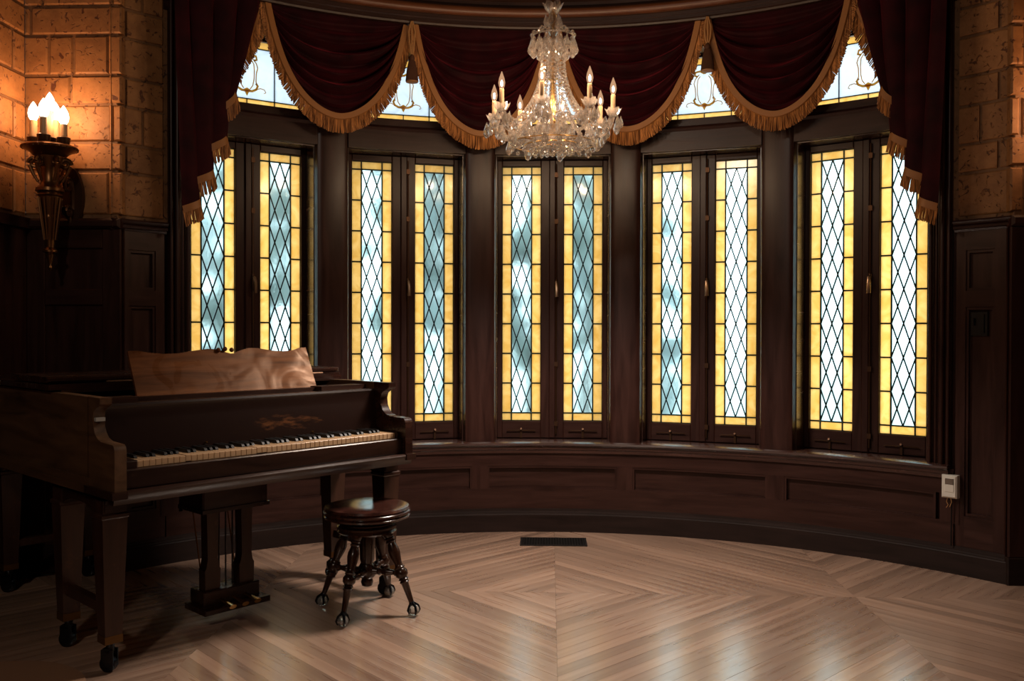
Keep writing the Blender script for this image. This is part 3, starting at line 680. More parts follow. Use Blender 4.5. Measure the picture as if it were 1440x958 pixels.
# ------------------------------------------------------------------ chandelier
def drop_mesh(h, r, n=8):
    return MB().lathe([(.0008, -h), (r * .62, -h * .90), (r, -h * .70), (r * .82, -h * .5), (r * .35, -h * .2), (.0012, 0)], n)
def chandelier():
    X, Y = -.018, 3.97
    r = thing('chandelier', 'crystal chandelier with eight candle bulbs hanging before the middle window', 'chandelier', (X, Y, 1.96))
    Z = lambda z: z - 1.96
    big = drop_mesh(.075, .017).mesh('crystal_drop', M['crystal']); mid = drop_mesh(.055, .012).mesh('crystal_drop', M['crystal']); small = drop_mesh(.04, .010).mesh('crystal_drop', M['crystal'])
    ballm = MB().ball((0, 0, 0), .0095, 8, 6).mesh('crystal_ball', M['crystal'])
    ros = MB().lathe([(.001, -.006), (.016, -.003), (.021, 0), (.016, .003), (.001, .006)], 10); ros.xf(Matrix.Rotation(PI / 2, 4, 'X')); ros = ros.mesh('crystal_rosette', M['crystal'])
    # stem
    MB().lathe([(.006, Z(2.0)), (.02, Z(2.03)), (.012, Z(2.08)), (.014, Z(2.2)), (.009, Z(2.38)), (.008, Z(2.62)), (.005, Z(2.64)), (.004, Z(2.66))], 14).obj('stem', 'brass', r, True)
    ch = MB()
    z = Z(2.655)
    k = 0
    while z < Z(3.36):
        ring = [(.009 * math.cos(t) if k % 2 else 0, 0 if k % 2 else .009 * math.cos(t), z + .018 + .018 * math.sin(t)) for t in [2 * PI * i / 10 for i in range(11)]]
        ch.tube(ring, .0022, 5); z += .028; k += 1
    ch.obj('chain', 'bronze_d', r, True)
    MB().lathe([(.012, Z(3.345)), (.05, Z(3.36)), (.065, Z(3.385)), (.065, Z(3.40))], 20).obj('ceiling_canopy', 'bronze_d', r, True)
    def cup(zb, rt, h, name='glass_cup', loc=None, n=20):
        m = MB(); pr = [(.006, 0), (rt * .45, h * .12), (rt * .75, h * .45), (rt, h), (rt * .93, h), (rt * .68, h * .5), (rt * .38, h * .2), (.004, h * .1)]
        m.lathe(pr, n)
        m.v = [(x * (1 + .07 * math.cos(6 * math.atan2(y, x)) * (zz / h)), y * (1 + .07 * math.cos(6 * math.atan2(y, x)) * (zz / h)), zz + .18 * h * math.cos(6 * math.atan2(y, x)) * (max(zz, 0) / h) ** 2) for x, y, zz in m.v]
        return m
    cup(0, .046, .045).xf(Matrix.Translation((0, 0, Z(2.598)))).obj('top_cup', 'crystal', r, True)
    for k in range(6):
        a = 2 * PI * k / 6 + .3; link('crystal_drop', mid, r, (.034 * math.cos(a), .034 * math.sin(a), Z(2.595)))
    MB().lathe([(.014, Z(2.50)), (.026, Z(2.52)), (.02, Z(2.55)), (.028, Z(2.575)), (.016, Z(2.60))], 16).obj('crystal_baluster', 'crystal', r)
    # crown ring with big drops
    rg = MB().tube([(.095 * math.cos(t), .095 * math.sin(t), Z(2.495)) for t in [2 * PI * i / 32 for i in range(33)]], .004, 6)
    for k in range(6):
        a = 2 * PI * k / 6; rg.tube([(.015 * math.cos(a), .015 * math.sin(a), Z(2.53)), (.05 * math.cos(a), .05 * math.sin(a), Z(2.548)), (.095 * math.cos(a), .095 * math.sin(a), Z(2.497))], .0045, 6)
    rg.obj('crown_ring', 'crystal', r, True)
    for k in range(14):
        a = 2 * PI * k / 14
        link('crystal_ball', ballm, r, (.095 * math.cos(a), .095 * math.sin(a), Z(2.505))); link('crystal_drop', big, r, (.098 * math.cos(a), .098 * math.sin(a), Z(2.488)), (0, 0, a))
    for k in range(8):
        a = 2 * PI * k / 8; link('crystal_drop', mid, r, (.052 * math.cos(a), .052 * math.sin(a), Z(2.50)))
    cup(0, .058, .07).xf(Matrix.Translation((0, 0, Z(2.385)))).obj('neck_bowl', 'crystal', r, True)
    MB().lathe([(.01, Z(2.30)), (.022, Z(2.325)), (.028, Z(2.36)), (.014, Z(2.39))], 10).obj('crystal_baluster', 'crystal', r)
    for k in range(12):
        a = 2 * PI * k / 12; link('crystal_drop', small, r, (.058 * math.cos(a), .058 * math.sin(a), Z(2.45)))
    # bead strands flaring down
    for k in range(22):
        a = 2 * PI * k / 22; m = MB()
        for i in range(19):
            t = i / 18; rad = .052 + .135 * t ** 1.9; zz = 2.39 - .285 * t - .02 * math.sin(PI * t)
            m.ball((rad * math.cos(a), rad * math.sin(a), Z(zz)), .0068, 6, 4)
        m.obj('bead_strand', 'crystal', r)
    # bowl
    MB().lathe([(.004, Z(2.01)), (.05, Z(2.02)), (.09, Z(2.05)), (.105, Z(2.085)), (.098, Z(2.085)), (.08, Z(2.055)), (.045, Z(2.03)), (.004, Z(2.022))], 28).obj('center_bowl', 'crystal', r, True)
    MB().lathe([(.004, Z(1.972)), (.016, Z(1.982)), (.019, Z(1.997)), (.01, Z(2.012))], 12).obj('finial_ball', 'crystal', r)
    # arms
    for k in range(8):
        a = math.radians(-90 - 10 + 45 * k); ca, sa = math.cos(a), math.sin(a)
        P = lambda rad, zz: (rad * ca, rad * sa, Z(zz))
        arm = MB().tube([P(*p) for p in ((.03, 2.10), (.07, 2.14), (.11, 2.135), (.15, 2.08), (.19, 2.045), (.23, 2.05), (.26, 2.085), (.27, 2.125))], .0085, 8).obj('arm', 'crystal', r, True)
        cup(0, .036, .034).xf(Matrix.Translation(P(.27, 2.125))).obj('glass_cup', 'crystal', arm, True)
        MB().lathe([(.0105, 0), (.0105, .085), (.009, .09)], 12).xf(Matrix.Translation(P(.27, 2.135))).obj('candle_sleeve', 'candle', arm, True)
        MB().lathe([(.008, 0), (.0125, .012), (.015, .026), (.012, .045), (.006, .062), (.0015, .075)], 14).xf(Matrix.Translation(P(.27, 2.225))).obj('bulb', 'bulb_clear', arm, True)
        MB().lathe([(.001, .010), (.0045, .016), (.0045, .030), (.001, .038)], 8).xf(Matrix.Translation(P(.27, 2.225))).obj('filament', 'filament', arm, True)
        ld = D.lights.new('candle_light', 'POINT'); ld.energy = CHANDELIER_W; ld.color = (1, .66, .40); ld.shadow_soft_size = .012
        lo = D.objects.new('candle_light', ld); C.objects.link(lo); lo.parent = arm; lo.location = P(.27, 2.25)
        for j in range(6):
            b = 2 * PI * j / 6; link('crystal_drop', big if j % 2 else mid, r, (.27 * ca + .034 * math.cos(b), .27 * sa + .034 * math.sin(b), Z(2.13)), (0, 0, b))
        link('crystal_rosette', ros, r, (.20 * ca, .20 * sa, Z(2.085)), (0, 0, a + PI / 2))
        link('crystal_drop', mid, r, (.15 * ca, .15 * sa, Z(2.075))); link('crystal_drop', big, r, (.20 * ca, .20 * sa, Z(2.05)))
        # swag of beads between arms
        a2 = a + PI / 4; m = MB()
        for i in range(13):
            t = i / 12; an = a + (a2 - a) * t; rad = .235 - .0 * t; m.ball((rad * math.cos(an), rad * math.sin(an), Z(2.12 - .05 * math.sin(PI * t))), .0075, 6, 4)
        m.obj('bead_strand', 'crystal', r)
        am = a + PI / 8
        for rad, zz, me in ((.19, 2.09, big), (.15, 2.05, mid), (.225, 2.065, mid), (.11, 2.06, big)): link('crystal_drop', me, r, (rad * math.cos(am), rad * math.sin(am), Z(zz)))
        link('crystal_rosette', ros, r, (.16 * math.cos(am), .16 * math.sin(am), Z(2.10)), (0, 0, am + PI / 2))
    sp = D.lights.new('down_fill', 'SPOT'); sp.energy = DOWN_W; sp.color = (1, .86, .74); sp.spot_size = math.radians(140); sp.spot_blend = .6; sp.shadow_soft_size = .16  # added spot with no fitting, makes the light pool on the floor
    so = D.objects.new('down_fill', sp); C.objects.link(so); so.parent = r; so.location = (0, 0, Z(1.955))
    for tier, (rad, zz, n) in enumerate(((.19, 2.005, 22), (.13, 1.995, 16), (.07, 1.99, 10))):
        for k in range(n):
            a = 2 * PI * k / n; link('crystal_ball', ballm, r, (rad * math.cos(a), rad * math.sin(a), Z(zz - .006 * (k % 2))))
    for k in range(12):
        a = 2 * PI * k / 12 + .2; link('crystal_drop', mid, r, (.10 * math.cos(a), .10 * math.sin(a), Z(2.045))); 
        if k % 2: link('crystal_drop', mid, r, (.045 * math.cos(a), .045 * math.sin(a), Z(2.03)))
    ring = MB()
    for rad, zz in ((.19, 2.018), (.13, 2.008), (.07, 2.003)): ring.tube([(rad * math.cos(t), rad * math.sin(t), Z(zz)) for t in [2 * PI * i / 28 for i in range(29)]], .003, 5)
    for k in range(4):
        a = PI / 4 + k * PI / 2; ring.tube([(.03 * math.cos(a), .03 * math.sin(a), Z(2.03)), (.19 * math.cos(a), .19 * math.sin(a), Z(2.018))], .003, 5)
    ring.obj('drop_ring', 'brass', r, True)
chandelier()

# ------------------------------------------------------------------ wall sconces
def sconce(x, y, s, label):
    r = thing('wall_sconce', label, 'sconce', (x, y, 1.455)); Z = lambda z: z - 1.455
    MB().lathe([(.001, Z(1.455)), (.010, Z(1.47)), (.006, Z(1.485)), (.016, Z(1.515)), (.019, Z(1.53)), (.012, Z(1.54))], 16).obj('finial', 'bronze', r, True)
    fm_ = MB().lathe([(.014, Z(1.535)), (.032, Z(1.543)), (.032, Z(1.552)), (.02, Z(1.565)), (.022, Z(1.60)), (.031, Z(1.69)), (.036, Z(1.70)), (.032, Z(1.71)), (.034, Z(1.72)), (.048, Z(1.80)), (.055, Z(1.806)), (.05, Z(1.816)),
                      (.062, Z(1.826)), (.06, Z(1.84)), (.045, Z(1.852)), (.038, Z(1.87)), (.04, Z(1.93)), (.056, Z(1.97)), (.06, Z(1.99))], 28)
    fm_.obj('torch_shaft', 'bronze', r, True)
    fl_ = MB()
    for k in range(12):
        a = 2 * PI * k / 12; fl_.tube([(.024 * math.cos(a), .024 * math.sin(a), Z(1.60)), (.050 * math.cos(a), .050 * math.sin(a), Z(1.795))], .0045, 5)
    fl_.obj('fluting', 'bronze', r, True)
    MB().lathe([(.05, Z(1.985)), (.07, Z(1.99)), (.088, Z(2.008)), (.118, Z(2.022)), (.122, Z(2.03)), (.116, Z(2.037)), (.08, Z(2.034)), (.02, Z(2.03))], 32).obj('dish', 'bronze', r, True)
    bd = MB()
    for k in range(30):
        a = 2 * PI * k / 30; bd.ball((.117 * math.cos(a), .117 * math.sin(a), Z(2.026)), .0075, 6, 4)
    bd.obj('dish_beading', 'bronze', r, True)
    def scroll(m, c, r0, sgn, dirx, diry, turns=1.4):
        pts = []
        for i in range(26):
            t = i / 25; an = turns * 2 * PI * t; rr = r0 * (1 - .78 * t)
            u, v = sgn * rr * math.cos(an), rr * math.sin(an); pts.append((c[0] + dirx * u, c[1] + diry * u, c[2] + v))
        m.tube(pts, .010, 7, .007)
    for k in range(6):
        a = 2 * PI * k / 6 + .35; ca, sa = math.cos(a), math.sin(a); m = MB()
        scroll(m, (.066 * ca, .066 * sa, Z(1.955)), .026, 1, ca, sa)
        m.tube([(.086 * ca, .086 * sa, Z(1.945)), (.07 * ca, .07 * sa, Z(1.905)), (.05 * ca, .05 * sa, Z(1.87))], .009, 7, .006)
        m.obj('scroll', 'bronze', r, True)
    # bracket to the wall
    m = MB(); yw = YC - y - .012
    m.tube([(0, .03, Z(1.86)), (.01, .07, Z(1.90)), (.02, yw - .04, Z(1.90)), (.03, yw - .005, Z(1.85)), (.03, yw - .005, Z(1.76))], .018, 8, .013)
    m.tube([(0, .03, Z(1.80)), (.01, .08, Z(1.76)), (.02, yw - .02, Z(1.72)), (.02, yw - .005, Z(1.68))], .013, 8, .009)
    scroll(m, (.03, yw - .05, Z(1.87)), .04, 1, 0, 1); scroll(m, (.03, yw - .045, Z(1.745)), .03, -1, 0, 1)
    m.obj('bracket', 'bronze_d', r, True)
    MB().extrude_y([(.03 + .045 * f * math.cos(t), Z(1.82) + .14 * math.sin(t)) for t, f in [(2 * PI * i / 20, 1 + .15 * math.cos(4 * PI * i / 20)) for i in range(20)]], yw - .012, yw + .012).obj('backplate', 'bronze_d', r)
    spots = [(-.072, -.01, 0), (.066, .0, -.018), (.012, -.07, 0), (-.012, .068, .018), (.0, .0, .045)] 
    for x_, y_, dz in spots:
        MB().lathe([(.016, Z(2.03)), (.026, Z(2.045)), (.03, Z(2.075)), (.02, Z(2.08)), (.014, Z(2.06))], 12, (x_, y_, 0)).obj('leaf_cup', 'bronze_d', r, True)
        c = MB().lathe([(.0165, Z(2.04)), (.0165, Z(2.155 + dz))], 14, (x_, y_, 0)).obj('candle_sleeve', 'candle', r, True)
        MB().lathe([(.012, 0), (.021, .016), (.024, .034), (.02, .056), (.01, .076), (.002, .088)], 16, (x_, y_, Z(2.155 + dz))).obj('bulb', 'bulb_frost', c, True)
        ld = D.lights.new('sconce_light', 'POINT'); ld.energy = SCONCE_W; ld.color = (1, .48, .21); ld.shadow_soft_size = .022
        lo = D.objects.new('sconce_light', ld); C.objects.link(lo); lo.parent = c; lo.location = (x_, y_, Z(2.195 + dz))
sconce(-2.362, 4.03, -1, 'ornate bronze torch sconce with lit candle bulbs on the left stone wall')
sconce(2.36, 4.03, 1, 'bronze torch sconce on the right stone wall beyond the bay corner')

# ------------------------------------------------------------------ grand piano
def piano():
    r = thing('grand_piano', 'old dark mahogany grand piano with yellowed keys below the left windows', 'piano', (-1.542, 2.971, 0), math.radians(50))
    UL, UR = -.05, 1.24
    ogee = [(-.155, .645), (-.155, .78), (-.150, .793), (-.14, .80), (-.05, .803), (-.02, .812), (.0, .828), (.012, .85), (.016, .88), (.008, .902), (-.012, .915), (-.035, .922), (-.042, .93), (-.042, .95), (.06, .95), (.06, .645)]
    outline = []                                  # rim plan from left front round the tail to right front
    for t in [i / 6 for i in range(7)]: outline.append((UL, .05 + .95 * t))
    for i in range(1, 13):
        a = PI - PI / 2 * i / 12; outline.append((UL + .30 + .30 * math.cos(a), 1.0 + .36 * math.sin(a)))
    for u, v in ((.32, 1.36), (.42, 1.345), (.52, 1.30), (.60, 1.225), (.66, 1.14), (.71, 1.05), (.77, .96), (.85, .87), (.95, .78), (1.05, .69), (1.13, .60), (1.19, .50), (1.225, .38), (UR, .25), (UR, .05)): outline.append((u, v))
    def inset(pl, d):
        out = []
        for i, (x, y) in enumerate(pl):
            a, b = pl[max(i - 1, 0)], pl[min(i + 1, len(pl) - 1)]; t = Vector((b[0] - a[0], b[1] - a[1])).normalized(); out.append((x + t.y * d, y - t.x * d))
        return out
    def band(z0, z1, d0, d1):
        o, i_ = inset(outline, d0), inset(outline, d1); n = len(outline); m = MB()
        vs = [(*p, z0) for p in o] + [(*p, z1) for p in o] + [(*p, z0) for p in i_] + [(*p, z1) for p in i_]
        fs = []
        for k in range(n - 1): fs += [(k, k + 1, n + k + 1, n + k), (2 * n + k + 1, 2 * n + k, 3 * n + k, 3 * n + k + 1), (n + k, n + k + 1, 3 * n + k + 1, 3 * n + k), (k + 1, k, 2 * n + k, 2 * n + k + 1)]
        fs += [(0, n, 3 * n, 2 * n), (n - 1, 3 * n - 1, 4 * n - 1, 2 * n - 1)]
        return m.add(vs, fs)
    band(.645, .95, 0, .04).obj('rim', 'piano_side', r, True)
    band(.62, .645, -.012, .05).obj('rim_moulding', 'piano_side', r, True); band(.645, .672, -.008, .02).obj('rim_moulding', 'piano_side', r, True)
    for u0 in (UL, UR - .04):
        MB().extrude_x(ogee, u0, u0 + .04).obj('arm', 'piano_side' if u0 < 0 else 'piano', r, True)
        MB().box(u0 - (.012 if u0 < 0 else 0), u0 + .04 + (0 if u0 < 0 else .012), -.165, .06, .62, .645).obj('arm_moulding', 'piano_worn', r)
    MB().box(UL + .004, UL + .036, -.0, .018, .868, .88).obj('hinge_plate', 'plate_grey', r, label='small worn metal plate on the left arm')
    MB().prism(inset(outline, .03) + [(UR - .03, -.12), (UL + .03, -.12)], .60, .64).obj('bottom', 'black', r)
    # plate of wood between lid and fallboard
    MB().box(UL + .04, UR - .04, .10, .46, .895, .915).obj('music_shelf', 'piano', r)
    MB().box(UL + .04, UL + .19, .085, .16, .915, .94).box(UL + .055, UL + .075, .08, .086, .916, .938).obj('shelf_block', 'piano_worn', r)
    MB().box(UR - .28, UR - .04, .12, .20, .915, .937).obj('shelf_block', 'piano_worn', r)
    # fallboard
    fb = MB().extrude_x([(.045, .742), (.062, .735), (.085, .74), (.085, .905), (.10, .905), (.10, .92), (.058, .92), (.055, .912), (.060, .902), (.052, .86)], UL + .04, UR - .04).obj('fallboard', 'piano', r, True)
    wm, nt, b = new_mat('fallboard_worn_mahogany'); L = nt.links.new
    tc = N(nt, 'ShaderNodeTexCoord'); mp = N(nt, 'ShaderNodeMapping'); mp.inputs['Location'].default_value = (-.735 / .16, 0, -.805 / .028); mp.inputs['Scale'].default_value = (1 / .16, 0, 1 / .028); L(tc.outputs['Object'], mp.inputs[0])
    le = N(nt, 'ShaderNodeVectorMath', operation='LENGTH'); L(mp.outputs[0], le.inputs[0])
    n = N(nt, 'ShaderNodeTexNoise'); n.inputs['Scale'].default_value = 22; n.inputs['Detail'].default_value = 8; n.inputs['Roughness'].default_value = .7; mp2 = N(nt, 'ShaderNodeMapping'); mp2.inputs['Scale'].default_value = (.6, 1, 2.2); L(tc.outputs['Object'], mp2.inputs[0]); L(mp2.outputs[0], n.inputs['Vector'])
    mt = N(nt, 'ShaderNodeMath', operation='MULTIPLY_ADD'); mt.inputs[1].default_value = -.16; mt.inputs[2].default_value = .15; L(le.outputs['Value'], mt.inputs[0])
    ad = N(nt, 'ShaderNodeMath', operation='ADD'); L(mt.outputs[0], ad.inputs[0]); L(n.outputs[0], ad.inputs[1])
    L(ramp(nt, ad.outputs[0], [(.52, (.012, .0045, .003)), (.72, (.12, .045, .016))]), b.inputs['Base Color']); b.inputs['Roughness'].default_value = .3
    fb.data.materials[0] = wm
    # lid: main leaf and the front flap folded back on it
    o = [p for p in inset(outline, -.016) if p[1] > .40]
    lid = [(UL - .016, .37)] + o + [(UR + .010, .37)]
    MB().prism(lid, .957, .978, inset(lid, .004)).obj('lid', 'piano', r)
    MB().bbox(UL - .014, UR + .008, .385, .76, .984, 1.006, .006).obj('lid_flap', 'piano', r)
    MB().box(UL + .03, UR - .03, .37, .40, .945, .958).obj('lid_edge', 'piano_worn', r)
    hb = MB()
    for u in (.15, .60, 1.05): hb.tube([(u, .383, .981), (u + .1, .383, .981)], .006, 8)
    hb.obj('lid_hinge', 'bronze_d', r, True)
    # music desk
    top = [(0, 1.0), (.05, 1.0), (.10, .965), (.17, .94), (.25, .945), (.33, .985), (.41, 1.015), (.47, 1.0), (.505, .95), (.53, .925), (.55, .925), (.57, .955), (.60, .985), (.645, 1.02), (.70, 1.015), (.78, .965), (.85, .95), (.91, .965), (.955, 1.01), (1.0, 1.015)]
    u0, u1 = .188, .99; DH = .185
    poly = [(u0, 0), (u1, 0)] + [(u0 + (u1 - u0) * t, DH * (.97 + (h - .97) * 1.35)) for t, h in reversed(top)]
    lean = math.atan2(.085, .178)
    dm = MB().extrude_y(poly, 0, .012); dm.xf(Matrix.Translation((0, .20, .932)) @ Matrix.Rotation(-lean, 4, 'X'))
    dm.obj('music_desk', 'desk', r, True)
    MB().box(u0 - .01, u1 + .01, .165, .225, .915, .932).obj('desk_ledge', 'piano_worn', r)
    nm = MB()
    for du in (-.03, 0, .03): nm.ball((.5 * (u0 + u1) + du, .273, .932 + DH * .90 + (.004 if du == 0 else 0)), .010, 8, 5)
    nm.obj('desk_carving', 'desk', r, True)
    # keyboard
    K0, K1 = .047, 1.143 + .04; kw = (K1 - K0) / 52
    wk = MB().bbox(-kw / 2 + .0006, kw / 2 - .0006, -.105, .05, .712, .735, .0015).mesh('white_key', M['ivory'])
    bk = MB().extrude_x([(-.048, .737), (-.042, .745), (-.036, .7475), (.05, .7475), (.05, .73), (-.05, .73)], -.0055, .0055).mesh('black_key', M['ebony'])
    for i in range(52):
        link('white_key', wk, r, (K0 + (i + .5) * kw, 0, 0 if i not in (8, 21, 22) else .002))
        if i < 51 and (i + 5) % 7 in (0, 1, 3, 4, 5): link('black_key', bk, r, (K0 + (i + 1) * kw, 0, 0))
    for u0_, u1_ in ((UL + .04, K0 - .001), (K1 + .001, UR - .04)): MB().bbox(u0_, u1_, -.115, .05, .65, .738, .004).obj('cheek_block', 'piano_worn', r)
    MB().bbox(UL + .04, UR - .04, -.132, -.108, .645, .712, .004).obj('key_slip', 'piano_worn', r)
    MB().box(UL + .04, UR - .04, -.107, .08, .64, .705).obj('key_bed', 'black', r)
    MB().extrude_x([(-.152, .645), (-.162, .638), (-.160, .628), (-.150, .618), (-.145, .60), (-.10, .60), (-.10, .645)], UL + .0, UR - .0).obj('front_moulding', 'piano_worn', r, True)
    pm_ = MB()
    for u in (.38, .86): pm_.lathe_axis([(0, .004), (1, .003)], (u, .052, .756), (u, .035, .756), 8)
    pm_.obj('fallboard_pin', 'brass', r, True)
    # legs: three pairs
    def leg(u, v, rz=0):
        t = Matrix.Translation((u, v, 0)) @ Matrix.Rotation(rz, 4, 'Z')
        def sq(a, z): return [(-a, -a, z), (a, -a, z), (a, a, z), (-a, a, z)]
        prof = [(.029, .118), (.042, .50), (.043, .535), (.047, .54), (.047, .55), (.040, .555), (.040, .60)]
        m = MB(); vs = []
        for a, z in prof: vs += sq(a, z)
        fs = [(3, 2, 1, 0), tuple(range(len(vs) - 4, len(vs)))] + [(4 * i + k, 4 * i + (k + 1) % 4, 4 * i + 4 + (k + 1) % 4, 4 * i + 4 + k) for i in range(len(prof) - 1) for k in range(4)]
        m.add(vs, fs); lg = m.xf(t).obj('leg', 'piano_leg', r)
        f = MB(); vs = sq(.031, .105) + sq(.031, .132); f.add(vs, [(3, 2, 1, 0), (4, 5, 6, 7)] + [(k, (k + 1) % 4, 4 + (k + 1) % 4, 4 + k) for k in range(4)]); f.xf(t).obj('ferrule', 'gold_foot', lg)
        c = MB().lathe([(.016, .075), (.014, .09), (.02, .106)], 12); c.box(-.017, -.012, -.02, .025, .02, .08).box(.012, .017, -.02, .025, .02, .08).box(-.017, .017, -.008, .02, .07, .084)
        c.lathe_axis([(0, .025), (.1, .029), (.9, .029), (1, .025)], (-.0115, .006, .029), (.0115, .006, .029), 20)
        c.xf(t @ Matrix.Rotation(.6, 4, 'Z')).obj('caster', 'steel', lg, True)
    def pair(p, q_, rz):
        leg(*p, rz); leg(*q_, rz)
        a, b = Vector((*p, 0)), Vector((*q_, 0)); d = (b - a).normalized(); n = Vector((-d.y, d.x, 0)); Ln = (b - a).length
        Mx = Matrix(((d.x, n.x, 0, a.x), (d.y, n.y, 0, a.y), (0, 0, 1, 0), (0, 0, 0, 1)))
        arch = [(-.045, .60), (-.045, .56), (.045, .545)] + [(.045 + (Ln - .09) * t, .545 + .03 * math.sin(PI * t) ** .5) for t in [i / 10 for i in range(1, 10)]] + [(Ln - .045, .545), (Ln + .045, .56), (Ln + .045, .60)]
        MB().extrude_y(arch, -.035, .035).xf(Mx).obj('leg_apron', 'piano_worn', r)
        MB().bbox(.03, Ln - .03, -.018, .018, .20, .235, .004).xf(Mx).obj('stretcher', 'piano_leg', r)
    pair((0, 0), (0, .36), 0); pair((1.222, .006), (1.222, .40), 0); pair((.09, 1.27), (.44, 1.27), 0)
    # pedal lyre
    c0 = .575; V0 = .16
    MB().bbox(c0 - .145, c0 + .145, V0, V0 + .19, .46, .605, .006).obj('lyre_box', 'piano_worn', r)
    MB().box(c0 - .15, c0 + .15, V0 - .006, V0 + .195, .455, .47).obj('lyre_box_edge', 'piano', r)
    for s in (-1, 1):
        cx = c0 + s * .076
        prof = [(-.032, .13), (-.034, .215), (-.028, .225), (-.022, .26), (-.026, .46), (.026, .46), (.022, .26), (.028, .225), (.034, .215), (.032, .13)]
        MB().extrude_y([(cx + x, z) for x, z in prof], V0 + .05, V0 + .10).obj('lyre_post', 'piano_leg', r)
        MB().tube([(cx - .035, V0 + .15, .46), (cx - .026, V0 + .10, .20)], .003, 6).obj('lyre_brace', 'brass', r, True)
    rm = MB()
    for du in (-.03, .0, .03): rm.tube([(c0 + du, V0 + .085, .12), (c0 + du, V0 + .085, .47)], .0035, 6)
    rm.obj('pedal_rod', 'steel', r, True)
    MB().bbox(c0 - .125, c0 + .125, V0 + .03, V0 + .14, .075, .135, .004).obj('pedal_box', 'piano', r)
    MB().bbox(c0 - .145, c0 + .145, V0 - .02, V0 + .15, .055, .078, .004).obj('pedal_base', 'piano', r)
    for du in (-.055, 0, .055):
        m = MB().tube([(c0 + du, V0 + .05, .10), (c0 + du, V0 - .0, .098), (c0 + du, V0 - .04, .09), (c0 + du, V0 - .07, .084)], .006, 8, .016)
        m.v = [(x, y, .09 + (z - .09) * .6) for x, y, z in m.v]; m.obj('pedal', 'brass', r, True)
piano()

# ------------------------------------------------------------------ piano stool
def stool():
    r = thing('piano_stool', 'round dark turned-wood piano stool with glass ball feet in front of the keys', 'stool', (-.794, 3.669, 0))
    MB().lathe([(.10, .395), (.166, .397), (.178, .402), (.180, .409), (.174, .414), (.180, .419), (.181, .427), (.175, .432), (.179, .437), (.174, .446), (.150, .451), (.06, .449), (.002, .448)], 56).obj('seat', 'seat', r, True)
    MB().lathe([(.08, .335), (.118, .337), (.126, .345), (.120, .352), (.126, .358), (.126, .366), (.116, .372), (.119, .379), (.105, .385), (.03, .388), (.03, .397)], 44).obj('seat_plate', 'stool', r, True)
    MB().lathe([(.012, .105), (.022, .11), (.026, .125), (.022, .138), (.034, .15), (.037, .17), (.033, .195), (.026, .205), (.030, .22), (.034, .30), (.030, .335)], 22).obj('column', 'stool', r, True)
    hub = Vector((0, 0, .172))
    for k in range(4):
        a = math.radians(-9 + 90 * k - 6); d = Vector((math.cos(a), math.sin(a), 0))
        A = d * .205 + Vector((0, 0, .052)); B = d * .092 + Vector((0, 0, .342))
        prof = [(0, .010), (.05, .011), (.28, .0155), (.30, .021), (.32, .016), (.335, .022), (.355, .017), (.39, .026), (.44, .027), (.48, .019), (.50, .023), (.52, .017), (.55, .0155), (.70, .024), (.76, .0235), (.84, .016), (.86, .022), (.88, .016), (.90, .022), (.92, .017), (.96, .022), (1, .02)]
        lg = MB().lathe_axis(prof, A, B, 14).obj('leg', 'stool', r, True)
        cl = MB(); ctr = d * .213 + Vector((0, 0, .026))
        for j in range(4):
            b = j * PI / 2 + a + PI / 4; e = Vector((math.cos(b), math.sin(b), 0))
            cl.tube([A + Vector((0, 0, .006)), ctr + e * .019 + Vector((0, 0, .017)), ctr + e * .026, ctr + e * .019 + Vector((0, 0, -.014))], .007, 6, .004)
        cl.ball(A, .013, 10, 6)
        cl.obj('claw', 'steel', lg, True)
        MB().ball(ctr, .0235, 16, 10).obj('glass_ball', 'ball', lg, True)
        P = A.lerp(B, .42)
        sp = [(0, .018), (.15, .012), (.22, .017), (.3, .011), (.42, .014), (.5, .018), (.58, .014), (.72, .010), (.8, .016), (.88, .011), (1, .013)]
        MB().lathe_axis(sp, hub + d * .03, P, 12).obj('stretcher', 'stool', r, True)
stool()

# ------------------------------------------------------------------ small things
def register():
    r = thing('floor_register', 'black iron floor register set in the boards before the middle window', 'vent', (-.006, 4.918, .0), math.radians(.3))
    MB().box(-.185, .185, -.09, -.078, .0005, .006).box(-.185, .185, .078, .09, .0005, .006).box(-.185, -.172, -.078, .078, .0005, .006).box(.172, .185, -.078, .078, .0005, .006).obj('frame', 'register', r)
    MB().box(-.172, .172, -.078, .078, .0003, .001).obj('well', 'ebony', r)
    b1 = MB().box(-.002, .002, -.078, .078, .001, .005).mesh('grate_bar', M['register']); b2 = MB().box(-.172, .172, -.002, .002, .001, .0048).mesh('grate_bar', M['register'])
    for k in range(23): link('grate_bar', b1, r, (-.165 + .015 * k, 0, 0))
    for k in range(7): link('grate_bar', b2, r, (0, -.06 + .02 * k, 0))
register()
def wallbox():
    p = pol(44.85 + OFF, 2.762); r = thing('wall_box', 'small white plastic wall box with dangling wires below the right end of the sill', 'socket', (p.x, CY + p.y, .37), -math.radians(44.85 + OFF))
    MB().bbox(-.036, .036, -.036, .012, 0, .112, .007).obj('case', 'white', r)
    MB().bbox(-.020, .024, -.0385, -.034, .03, .098, .002).obj('face_panel', 'white', r); MB().bbox(-.018, .022, -.0405, -.036, .066, .096, .002).obj('window_lens', 'silver', r)
    MB().tube([(-.01, -.02, .004), (-.016, -.022, -.02), (-.008, -.022, -.035), (-.018, -.02, -.05)], .0015, 5).tube([(.002, -.02, .004), (.008, -.022, -.02), (-.002, -.02, -.045)], .0015, 5).obj('loose_wire', 'cord', r, True)
    MB().tube([(.004, -.014, .004), (.004, -.012, -.05), (.003, -.010, -.12), (.003, -.012, -.235)], .0032, 6).obj('cord', 'ebony', r, True)
wallbox()
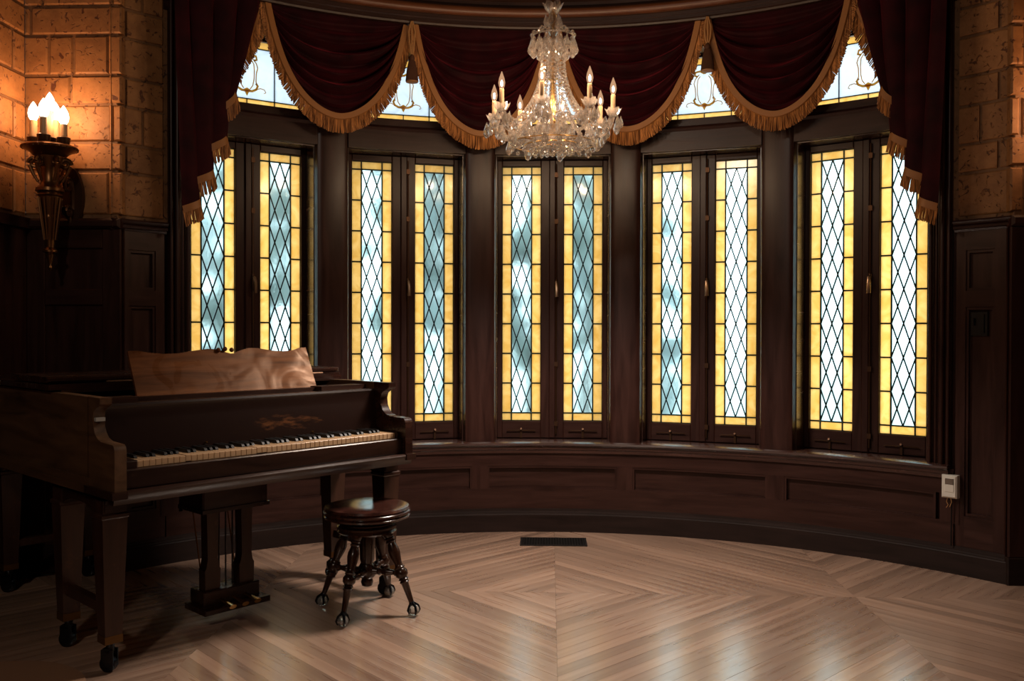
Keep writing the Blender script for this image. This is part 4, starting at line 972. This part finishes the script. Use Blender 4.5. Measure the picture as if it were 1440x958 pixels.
def switch():
    p = pol(47.2 + OFF, 2.79); r = thing('light_switch', 'dark metal switch plate on the tall panel at the right', 'switch', (p.x, CY + p.y, 1.16), -math.radians(47.2 + OFF))
    MB().bbox(-.040, .040, -.010, .004, 0, .118, .003).obj('plate', 'ebony', r)
    MB().bbox(-.024, -.016, -.018, -.008, .05, .085, .002).bbox(.022, .026, -.014, -.008, .015, .105, .001).obj('toggle', 'steel', r)
switch()
def fill_lamp():  # unseen fitting added to lift the piano front and left floor
    r = thing('fill_lamp', 'unseen fill lamp added on the ceiling behind the camera', 'lamp', (-1.3, -.5, 3.4))
    MB().lathe([(.17, -.03), (.19, -.02), (.19, 0), (.02, 0)], 32).obj('base', 'bronze_d', r, True)
    MB().lathe([(.002, -.12), (.07, -.11), (.13, -.085), (.165, -.04), (.165, -.028)], 32, cap=False).obj('shade', 'bulb_clear', r, True)
    ld = D.lights.new('fill_light', 'POINT'); ld.energy = FILL_W; ld.color = (1, .84, .68); ld.shadow_soft_size = .12
    lo = D.objects.new('fill_light', ld); C.objects.link(lo); lo.parent = r; lo.location = (0, 0, -.16)
fill_lamp()
mt = MB().lathe([(.30, .0005), (.335, .001), (.338, .004), (.30, .007), (.002, .007)], 64)
mo = mt.obj('round_mat', 'mat', None, True, label='flat round brown mat on the floor under the piano front', category='mat'); mo.location = (-1.87, 2.71, 0)

# ------------------------------------------------------------------ garden outside
MB().box(-16, 16, 6.2, 30, -.35, -.25).obj('ground', 'ground', None, kind='structure')
def tree(x, y, h, wd, label, mat, seed):
    r = thing('garden_tree', label, 'tree', (x, y, -.25), 0, 'trees outside the windows'); rr = random.Random(seed)
    MB().tube([(0, 0, 0), (.05, .02, h * .3), (-.04, .0, h * .7)], .09, 8, .04).obj('trunk', 'trunk', r, True)
    m = MB()
    for k in range(64):
        a = rr.uniform(0, 2 * PI); t = rr.random(); z = h * (.22 + .78 * t); rad = wd * math.sin(PI * (.12 + .85 * t)) ** .7 * rr.uniform(.2, 1)
        rb = rr.uniform(.10, .24) * wd; bm = MB().ball((0, 0, 0), rb, 8, 6)
        c = Vector((rad * math.cos(a), rad * math.sin(a), z))
        m.add([Vector(v) * (1 + .45 * noise.noise(Vector(v) * 4 / wd + c)) + c for v in bm.v], bm.f)
    m.obj('foliage', mat, r, True, kind='stuff')
for i, (x, y, h, wd, mat, lb) in enumerate((
        (-2.9, 8.0, 4.2, 1.0, 'leaf', 'dark tree seen through the leftmost window glass'),
        (-5.6, 10.5, 5.2, 1.3, 'leaf2', 'tall grey-green tree outside beyond the piano'),
        (-1.15, 9.5, 4.8, .75, 'leaf2', 'slim tree blurred behind the second window from the left'),
        (-.25, 10.5, 4.6, .9, 'leaf', 'green tree behind the left pane of the middle window'),
        (.45, 12.0, 5.0, .8, 'leaf2', 'tall pale tree behind the right pane of the middle window'),
        (-1.9, 11.5, 5.0, .8, 'leaf', 'tall green tree behind the piano side of the second window'),
        (1.0, 9.0, 2.6, .5, 'leaf2', 'low bush blurred behind the second window from the right'))):
    tree(x, y, h, wd, lb, mat, i + 3)
